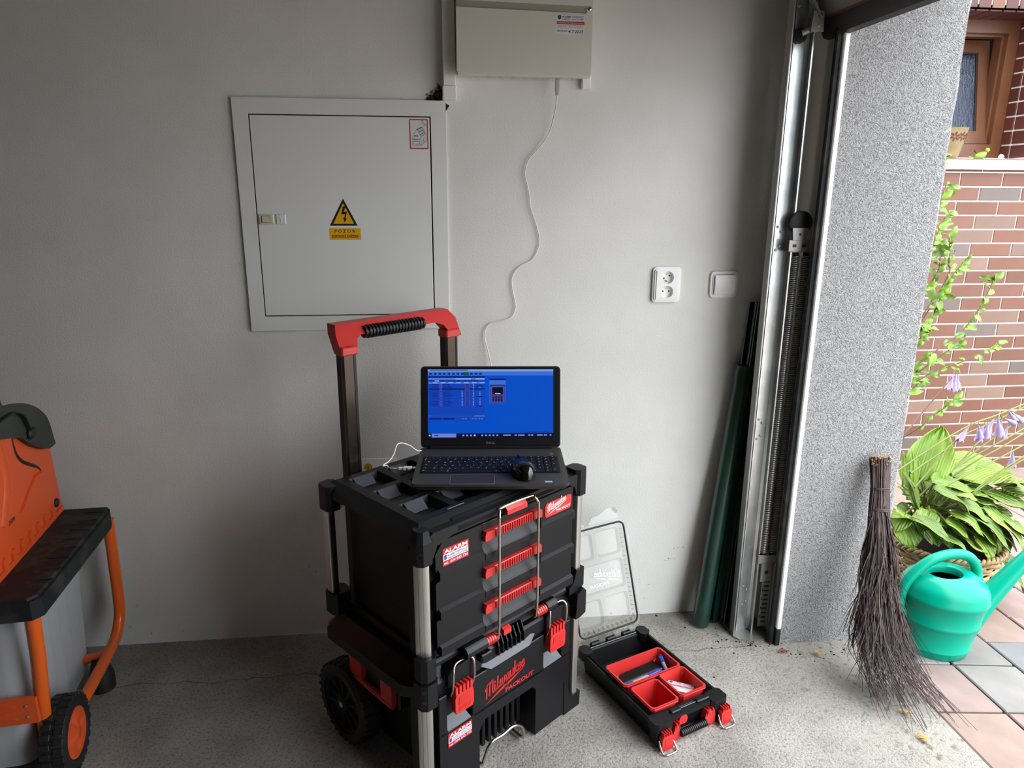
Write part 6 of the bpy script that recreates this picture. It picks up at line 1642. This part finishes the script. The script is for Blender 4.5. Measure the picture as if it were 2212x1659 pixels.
m.build('braided_rim', BK, 60)
m = MB(); m.lathe([(0, .200), (.08, .203), (.182, .197)], M_soil, 28, caps=False); m.build('soil', BK, 50)

HO = thing('hosta_plant', 'large bright green hosta with broad ribbed leaves growing from the wicker basket', 'plant', (bx, by, bz+.20))
HI = Matrix.Translation((-bx, -by, -(bz+.20)))
def leaf_mesh(L, W, arch, fold, wav, seed, mm, nx=14, ny=14, rib=7, tw=0.0, name='leaf'):
    rnd = random.Random(seed); vs_ = []; ph = rnd.uniform(0, 6)
    for i in range(nx+1):
        t_ = i/nx
        wd = W*.5*(math.sin(math.pi*min(1, t_**.72*1.0))**.75 if 0 < t_ < 1 else 0)+.0006
        ang = arch*t_
        x = L*(math.sin(ang)/arch if abs(arch) > 1e-3 else t_); z = -L*((1-math.cos(ang))/arch if abs(arch) > 1e-3 else 0)
        for j in range(-ny//2, ny//2+1):
            s_ = j/(ny/2); y = wd*s_
            zz = fold*abs(s_)*wd+wav*math.sin(t_*9+ph+(0 if s_ > 0 else 1.7))*s_*s_*W*.5-.026*W*math.cos(s_*math.pi*rib/2)*(1 if wd > .01 else 0)
            a2 = tw*t_
            vs_.append((x+zz*math.sin(ang)*.6, y*math.cos(a2)-zz*math.sin(a2)*.3, z+zz*math.cos(ang)+y*math.sin(a2)))
    w = ny+1
    fs = [(i*w+j, (i+1)*w+j, (i+1)*w+j+1, i*w+j+1) for i in range(nx) for j in range(ny)]
    b = MB(); b.add(vs_, fs, mm); return mesh_from(b, name, 0 if False else 60)
def hz3(x, y, Y): return at(1880+x/4.364, 860+y/4.364, Y)
CROWN = hz3(520, 1090, .09)
LEAVES = [  # base, tip (crop px), depths, width factor, arch, fold, roll
 ((490, 790), (680, 285), .12, .18, .44, .25, .15, -.5), ((400, 830), (385, 480), .10, .14, .26, .2, .5, .9), ((300, 840), (300, 500), .06, .08, .26, .1, .5, 1.0), ((440, 690), (430, 420), .18, .26, .36, .2, .2, .3),
 ((770, 740), (1245, 650), .16, .26, .50, .5, .15, -.55), ((1080, 740), (1470, 840), .14, .20, .46, .7, .15, -.5), ((585, 800), (955, 880), .05, .08, .34, .5, .3, -.25), ((450, 1080), (320, 705), .0, .02, .24, -.2, .9, .5),
 ((600, 860), (940, 1105), .0, -.04, .36, .9, .35, -.5), ((300, 1170), (405, 1415), -.02, -.08, .80, .7, .15, .15), ((380, 1120), (762, 1365), -.05, -.13, .32, .7, .3, -.35), ((745, 1075), (1065, 1310), -.02, -.08, .40, .8, .3, -.5),
 ((930, 1070), (1310, 1450), -.0, -.08, .30, .6, .3, -.55), ((1060, 1030), (1460, 1450), .04, -.04, .36, .6, .2, -.6), ((1050, 890), (1500, 1110), .10, .08, .38, .6, .2, -.55), ((740, 1220), (1095, 1490), -.01, -.04, .52, .5, .2, -.5),
 ((1000, 1290), (1150, 1540), -.03, -.09, .50, .6, .3, -.3), ((440, 1220), (582, 1385), -.04, -.09, .30, .6, .3, -.3), ((370, 1170), (195, 1125), -.02, -.06, .46, .9, .3, .6), ((1190, 1290), (1270, 1570), .0, -.03, .62, .5, .2, -.3),
 ((530, 1080), (715, 1225), -.0, -.03, .56, .6, .2, -.3), ((960, 950), (1200, 1030), .08, .06, .46, .5, .3, -.4), ((1200, 1120), (1480, 1340), .04, .0, .42, .7, .2, -.6), ((310, 905), (238, 835), .02, .02, .34, 1.2, .5, .3),
 ((1240, 1480), (1440, 1830), .02, -.02, .36, .5, .3, -.5), ((640, 960), (860, 760), .16, .22, .46, .4, .2, -.6), ((350, 960), (250, 640), .10, .13, .34, .3, .3, .8), ((620, 1010), (705, 1000), .02, .0, .8, .9, .2, -.2),
 ((700, 900), (1030, 760), .16, .20, .40, .5, .2, -.6), ((850, 1130), (1240, 1240), .05, .03, .40, .6, .2, -.5), ((560, 1240), (640, 1400), .0, -.05, .6, .6, .2, 0), ((900, 760), (1330, 830), .22, .28, .40, .5, .2, -.6), ((640, 1290), (900, 1430), -.05, -.10, .34, .6, .3, -.4),
 ((560, 1060), (480, 1260), -.02, -.07, .5, .8, .3, .1), ((820, 980), (1120, 1180), .02, -.02, .42, .7, .2, -.3), ((700, 1150), (930, 1330), -.04, -.08, .42, .7, .2, -.3), ((1100, 1180), (1380, 1440), .02, -.02, .42, .6, .2, -.4), ((960, 1180), (1200, 1420), -.02, -.06, .42, .7, .2, -.3), ((880, 870), (1240, 960), .10, .10, .42, .5, .2, -.3), ((1180, 960), (1480, 1010), .14, .16, .44, .5, .2, -.3), ((760, 880), (1010, 960), .02, .0, .46, .6, .2, -.3), ((640, 760), (860, 640), .18, .22, .5, .4, .2, -.3), ((410, 1000), (300, 860), .05, .07, .42, .3, .3, .3), ((1320, 1180), (1560, 1420), .06, .02, .4, .6, .2, -.4), ((1240, 860), (1540, 930), .18, .22, .44, .5, .2, -.3), ((480, 1180), (690, 1330), -.06, -.12, .38, .7, .2, -.2), ((330, 1080), (230, 1260), -.02, -.06, .5, .8, .2, .2),
 ((560, 980), (760, 800), .2, .24, .5, .4, .2, -.2), ((420, 960), (360, 700), .2, .22, .5, .3, .3, .3), ((700, 1040), (1000, 900), .22, .26, .46, .5, .2, -.2), ((860, 1060), (1200, 1040), .2, .22, .46, .6, .2, -.2), ((560, 1180), (860, 1240), .04, .0, .5, .6, .2, -.1), ((760, 1200), (1010, 1290), .06, .02, .5, .6, .2, -.1), ((420, 1180), (560, 1330), .02, -.02, .6, .7, .2, .0), ((640, 1220), (760, 1420), .02, -.03, .6, .6, .2, -.1), ((480, 900), (480, 560), .2, .24, .4, .3, .3, .0), ((1000, 1060), (1330, 1100), .16, .16, .46, .6, .2, -.2),
 ((250, 1010), (390, 1130), .03, .0, .6, .8, .2, .2), ((520, 900), (620, 690), .14, .20, .5, .3, .2, -.4), ((980, 830), (1110, 800), .2, .2, .6, .6, .2, -.5)]
for k, (b_, t_, yb_, yt_, wf, arch, fold, roll) in enumerate(LEAVES):
    B = hz3(*b_, yb_); Tp = hz3(*t_, yt_); d = Tp-B; L = d.length*1.04
    xa = d.normalized(); up = Vector((.0, -.35, 1)); ya = up.cross(xa)
    if ya.length < .2: ya = Vector((1, 0, 0))
    ya.normalize(); za = xa.cross(ya)
    if za.y > 0 and abs(za.z) < .4: ya = -ya; za = -za
    Mx = Matrix((xa, ya, za)).transposed().to_4x4()
    pitch = Matrix.Rotation(-arch/2, 4, 'Y'); rollm = Matrix.Rotation(roll, 4, 'X')
    me = leaf_mesh(L, L*wf*1.55, arch, fold*.7, .10, k, M_leaf)
    o = link('leaf', me, HO); o.matrix_local = HI @ Matrix.Translation(B) @ Mx @ Matrix.Rotation(roll*.4, 4, 'X') @ pitch
    m = MB(); mid_ = (CROWN+B)/2+Vector((0, 0, .02)); m.tube(smooth_path([CROWN+Vector((.02*math.sin(k*2.4), .02*math.cos(k*2.4), -.04)), mid_, B+d*.03], 4), [.0045]*6+[.0035]*3, M_stalk, 6, T=HI); m.build('leaf_stalk', HO, 60)
STALKS = [[(310, 650), (560, 480), (930, 258), (1180, 165), (1449, 55), (1560, 20)], [(480, 640), (700, 490), (880, 350), (1100, 250), (1449, 85), (1580, 30)], [(440, 950), (640, 760), (830, 620), (1130, 400), (1449, 180), (1560, 110)], [(540, 860), (760, 690), (960, 560), (1300, 370), (1449, 285), (1600, 200)],
          [(640, 830), (1000, 590), (1240, 460), (1449, 330), (1580, 250)], [(780, 790), (1100, 625), (1449, 440), (1600, 360)], [(890, 950), (1150, 740), (1449, 545), (1600, 450)], [(960, 900), (1250, 700), (1449, 575), (1600, 500)], [(1000, 910), (1200, 840), (1449, 765), (1600, 720)], [(560, 900), (850, 600), (1050, 390), (1220, 310)], [(470, 780), (590, 640), (730, 470)],
          [(320, 350), (400, 250), (480, 148), (640, -40), (764, -192), (807, -275)]]
for k, st in enumerate(STALKS):
    Ys = .03+.022*(k % 5)
    pts = [hz3(st[0][0]-(st[1][0]-st[0][0])*.45, st[0][1]-(st[1][1]-st[0][1])*.45, Ys-.01)] if k < 11 else [hz3(250, 600, .20)]
    for i, (x, y) in enumerate(st): pts.append(hz3(x, y, Ys+.02*i if k < 11 else .22+.02*i))
    P_ = smooth_path(pts, 5); N_ = len(P_)
    m = MB(); m.tube(P_, [.0036-.0014*i/N_ for i in range(N_)], M_stalk if k < 11 else M_branch, 6, T=HI); m.build('flower_stalk', HO, 60)
def bell_mesh():
    b = MB(); n = 6; prof = [(.0015, 0), (.003, -.010), (.0045, -.020), (.0085, -.030), (.0095, -.040), (.0120, -.050)]
    vs_ = []
    for i in range(12):
        a = 2*math.pi*i/12
        for j, (r, z) in enumerate(prof): vs_.append((r*math.cos(a), r*math.sin(a), z+(.008 if (j == 5 and i % 2) else 0)))
    kk = len(prof); b.add(vs_, [(i*kk+j, ((i+1) % 12)*kk+j, ((i+1) % 12)*kk+j+1, i*kk+j+1) for i in range(12) for j in range(kk-1)], M_lav)
    b.tube([(0, 0, .012), (0, 0, 0)], .0011, M_stalk, 5); return mesh_from(b, 'flower', 60)
BELL = bell_mesh()
for (x, y, Y, rx, s_) in ((930, 265, .07, .5, 1.3), (1020, 250, .08, -.3, 1.1), (1070, 255, .09, .2, 1.3), (1105, 235, .09, -.1, 1.2), (1165, 195, .10, .3, 1.5), (1205, 180, .10, -.25, 1.5), (1235, 200, .11, -.1, 1.2), (1330, 130, .12, -.9, 1.2), (1300, 115, .12, -.7, 1.1), (1300, 260, .12, .2, 1.0), (1345, 500, .12, -.1, 1.3), (1265, 190, .1, -1.1, 1.0), (785, -225, .30, .15, 1.2), (825, -228, .31, -.1, 1.3), (805, -215, .30, .0, 1.3), (775, -205, .30, .25, 1.1)):
    o = link('flower', BELL, HO); o.matrix_local = HI @ Matrix.Translation(hz3(x, y, Y)) @ Matrix.Rotation(rx, 4, 'Y') @ Matrix.Diagonal((s_, s_, s_, 1))

# ================================================================ SHRUB BEHIND THE COLUMN
SB = thing('leafy_shrub', 'thin-branched shrub with small pointed green leaves growing along the brick wall', 'shrub', (1.95, .78, gz(1.95)))
SI = Matrix.Translation((-1.95, -.78, -gz(1.95)))
def s2(x, y, Y): return at(1880+x/3.19, 380+y/3.19, Y)
def sleaf(seed):
    rnd = random.Random(seed)
    return leaf_mesh(.058, .025, rnd.uniform(.5, 1.4), .25, .30, seed, M_leaf2, 8, 4, 3, name='leaf')
SL = [sleaf(i) for i in range(6)]
BR = [([(350, 980), (480, 800), (570, 680), (665, 565)], .74, 10), ([(500, 760), (540, 600), (545, 450), (545, 385)], .76, 6), ([(250, 1370), (320, 1300), (500, 1170), (620, 1080), (720, 960), (780, 860), (835, 750), (842, 700)], .70, 15), ([(240, 1450), (290, 1430), (420, 1360), (580, 1300), (740, 1240), (830, 1200), (890, 1140)], .66, 11),
      ([(380, 600), (460, 400), (520, 290), (560, 245)], .78, 8), ([(250, 1420), (310, 1370), (540, 1200), (640, 1150)], .72, 9), ([(330, 1740), (440, 1650), (520, 1590), (590, 1535)], .60, 6), ([(300, 900), (400, 760), (470, 640), (480, 520), (470, 470)], .80, 12), ([(260, 1180), (340, 1060), (430, 960), (480, 850), (520, 800)], .78, 12),
      ([(240, 1250), (330, 1150), (360, 1080), (420, 1050)], .74, 8), ([(420, 350), (470, 230), (500, 120), (530, 60), (570, 80)], .82, 5), ([(420, 130), (460, -60), (480, -130), (490, -150)], .84, 5), ([(260, 1500), (330, 1440), (380, 1400)], .7, 5), ([(380, 560), (440, 480), (500, 470), (530, 500)], .78, 6)]
rnd = random.Random(31)
root = Vector((1.95, .78, gz(1.95)))
nl = 0
for bi, (pp, Y, n_) in enumerate(BR):
    pts = [s2(x, y, Y+.01*i) for i, (x, y) in enumerate(pp)]
    first = pts[0]; pts = [root+Vector((.02*math.cos(bi), .02*math.sin(bi), .01)), root.lerp(first, .5)+Vector((-.06, .02, .05))]+pts
    P_ = smooth_path(pts, 5); N_ = len(P_)
    m = MB(); m.tube(P_, [.0045-.0034*i/N_ for i in range(N_)], M_branch, 5, T=SI); m.build('branch', SB, 60)
    n_ = int(n_*1.7)
    for k in range(n_):
        f_ = 10+(N_-11)*(k+.3)/(n_-.4) if n_ > 1 else N_-1
        i = min(int(f_), N_-2); p = P_[i]; d = (P_[min(i+1, N_-1)]-P_[i-1]).normalized()
        side = (1 if k % 2 else -1)
        out = Vector((rnd.uniform(-.3, .9), rnd.uniform(-.8, .1), rnd.uniform(-.5, .7)))+d*.8+Vector((side*.5, 0, side*.35)); out.normalize()
        xa = out; ya = Vector((0, -1, .3)).cross(xa).normalized(); za = xa.cross(ya)
        o = link('leaf', SL[rnd.randrange(6)], SB); s_ = rnd.uniform(.75, 1.15)
        o.matrix_local = SI @ Matrix.Translation(p) @ Matrix((xa, ya, za)).transposed().to_4x4() @ Matrix.Rotation(rnd.uniform(-.9, .9), 4, 'X') @ Matrix.Diagonal((s_, s_, s_, 1)); nl += 1

# ================================================================ BIRCH BROOM
BT = Vector((1.342, -.258, .638)); BB = Vector((1.286, -.470, .05))
BM = thing('birch_broom', 'bundle of dark birch twigs standing as a broom head against the stucco', 'broom', (BB.x, BB.y, 0))
BI = Matrix.Translation((-BB.x, -BB.y, 0))
rnd = random.Random(12); tw = MB(); ends = MB()
ax = (BB-BT).normalized(); ex_ = Vector((1, 0, 0)); ex_ = (ex_-ax*ex_.dot(ax)).normalized(); ey_ = ax.cross(ex_)
for i in range(500):
    a = rnd.uniform(0, 2*math.pi); q = math.sqrt(rnd.random()); L_ = rnd.uniform(.72, 1.13) if i > 60 else rnd.uniform(.4, .8)
    top = rnd.uniform(-.006, .022); wob = rnd.uniform(-.03, .03); wob2 = rnd.uniform(-.03, .03)
    pts = []
    for k in range(8):
        t_ = (k/7)*L_
        r = .0215+(.005 if t_ < .05 else 0)+.100*max(0, t_-.16)**1.5
        c = BT.lerp(BB, t_)
        p = c+ex_*(math.cos(a)*q*r*1.12+wob*t_*math.sin(t_*9+a)+rnd.uniform(-.0022, .0022))+ey_*(math.sin(a)*q*r*.82+wob2*t_*math.cos(t_*8)+rnd.uniform(-.002, .002))
        if k == 0: p -= ax*top
        if t_ > .86: p += Vector((.14*(t_-.86)**1.0+.02*(t_-.86), -.16*(t_-.86), 0))*(1.0+q)
        p.z = max(p.z, .004+.004*rnd.random())
        p.y = min(p.y, -.226-.004*rnd.random()); pts.append(p)
    r0 = rnd.uniform(.0016, .0030)
    tw.tube(pts, [r0*(1-.09*k) for k in range(8)], M_twig, 4, T=BI, caps=False)
    if q < .99 and i % 2 == 0:
        e = (pts[0]-pts[1]).normalized(); ends.tube([pts[0], pts[0]+e*.004], r0*1.15, M_twigend, 5, T=BI)
    for _ in range(2 if i % 2 else 1):
        k = rnd.randrange(2 if i % 4 == 0 else 3, 7); s_ = pts[k]; d = (pts[k]-pts[k-1]).normalized()+Vector((rnd.uniform(-.5, .5), rnd.uniform(-.5, .3), rnd.uniform(-.1, .25)))
        e1 = s_+d*.04; e2 = s_+d*rnd.uniform(.06, .11)+Vector((0, 0, -.01))
        for e in (e1, e2): e.z = max(e.z, .004); e.y = min(e.y, -.222)
        tw.tube([s_, e1, e2], [.0011, .0009, .0005], M_twig, 3, T=BI, caps=False)
tw.build('twigs', BM, 60, 'stuff'); ends.build('cut_ends', BM, 0, 'stuff')
for t_ in (.115, .215):
    c = BT.lerp(BB, t_); r = .0245+.100*max(0, t_-.16)**1.5
    m = MB()
    for q in range(2): m.tube([c+ax*(q*.004)+ex_*math.cos(a)*r*1.13+ey_*math.sin(a)*r*.86 for a in [2*math.pi*i/24 for i in range(24)]], .0019, M_twig, 6, closed=True, T=BI)
    m.build('binding_wire', BM, 60)

# ================================================================ SMALL LITTER ON THE FLOOR
def husk(name, label, px, py, yaw, s_, mm, cat):
    p = atz(px, py, .001); t = thing(name, label, cat, p, yaw)
    for k in range(3):
        me = leaf_mesh(s_*(1-.2*k), s_*.22, .5+.2*k, .6, .1, k, mm, 8, 4, 3, name='scale')
        o = link('scale', me, t); o.location = (-s_*.1*k, .003*k, .004+.002*k); o.rotation_euler = (.3*k, -.25, .25*(k-1))
husk('dry_bud', 'straw-coloured dry bud lying on the floor under the broom tips', 1962, 1543, 2.8, .036, M_husk, 'dry bud')
husk('dry_bud', 'straw-coloured dry bud lying alone on the concrete near the paving', 1985, 1597, -.7, .034, M_husk, 'dry bud')
husk('dry_leaf', 'small dark red dry leaf on the floor below the white door trim', 1689, 1411, .4, .026, M_redleaf, 'leaf')
husk('dry_leaf', 'brownish crumpled dry leaf between the door trim and the broom', 1760, 1415, -.4, .028, M_husk, 'leaf')
m = MB(); rnd = random.Random(17)
for k in range(150):
    c = rnd.random()
    if c < .55: p = atz(rnd.uniform(1540, 1690), rnd.gauss(1385, 14), 0)
    elif c < .8: p = atz(rnd.uniform(1680, 1830), rnd.gauss(1408, 8), 0)
    else: p = atz(rnd.uniform(1240, 1600), rnd.uniform(1330, 1480), 0)
    if p.y > -.01 or p.x > 1.40: continue
    r = rnd.uniform(.001, .0032); n_ = 5
    m.lathe([(r, 0), (r*rnd.uniform(.6, 1), r*.6), (0, r*.8)], M_soil if rnd.random() < .7 else M_rawplaster, n_, TR(p.x, p.y, .0, 0, 0, rnd.uniform(0, 3), (rnd.uniform(.7, 2), 1, 1)), caps=False)
o = m.build('floor_crumbs', None, 0); tag(o, 'dark crumbs of dirt scattered at the foot of the door jamb', 'debris', None, 'stuff')
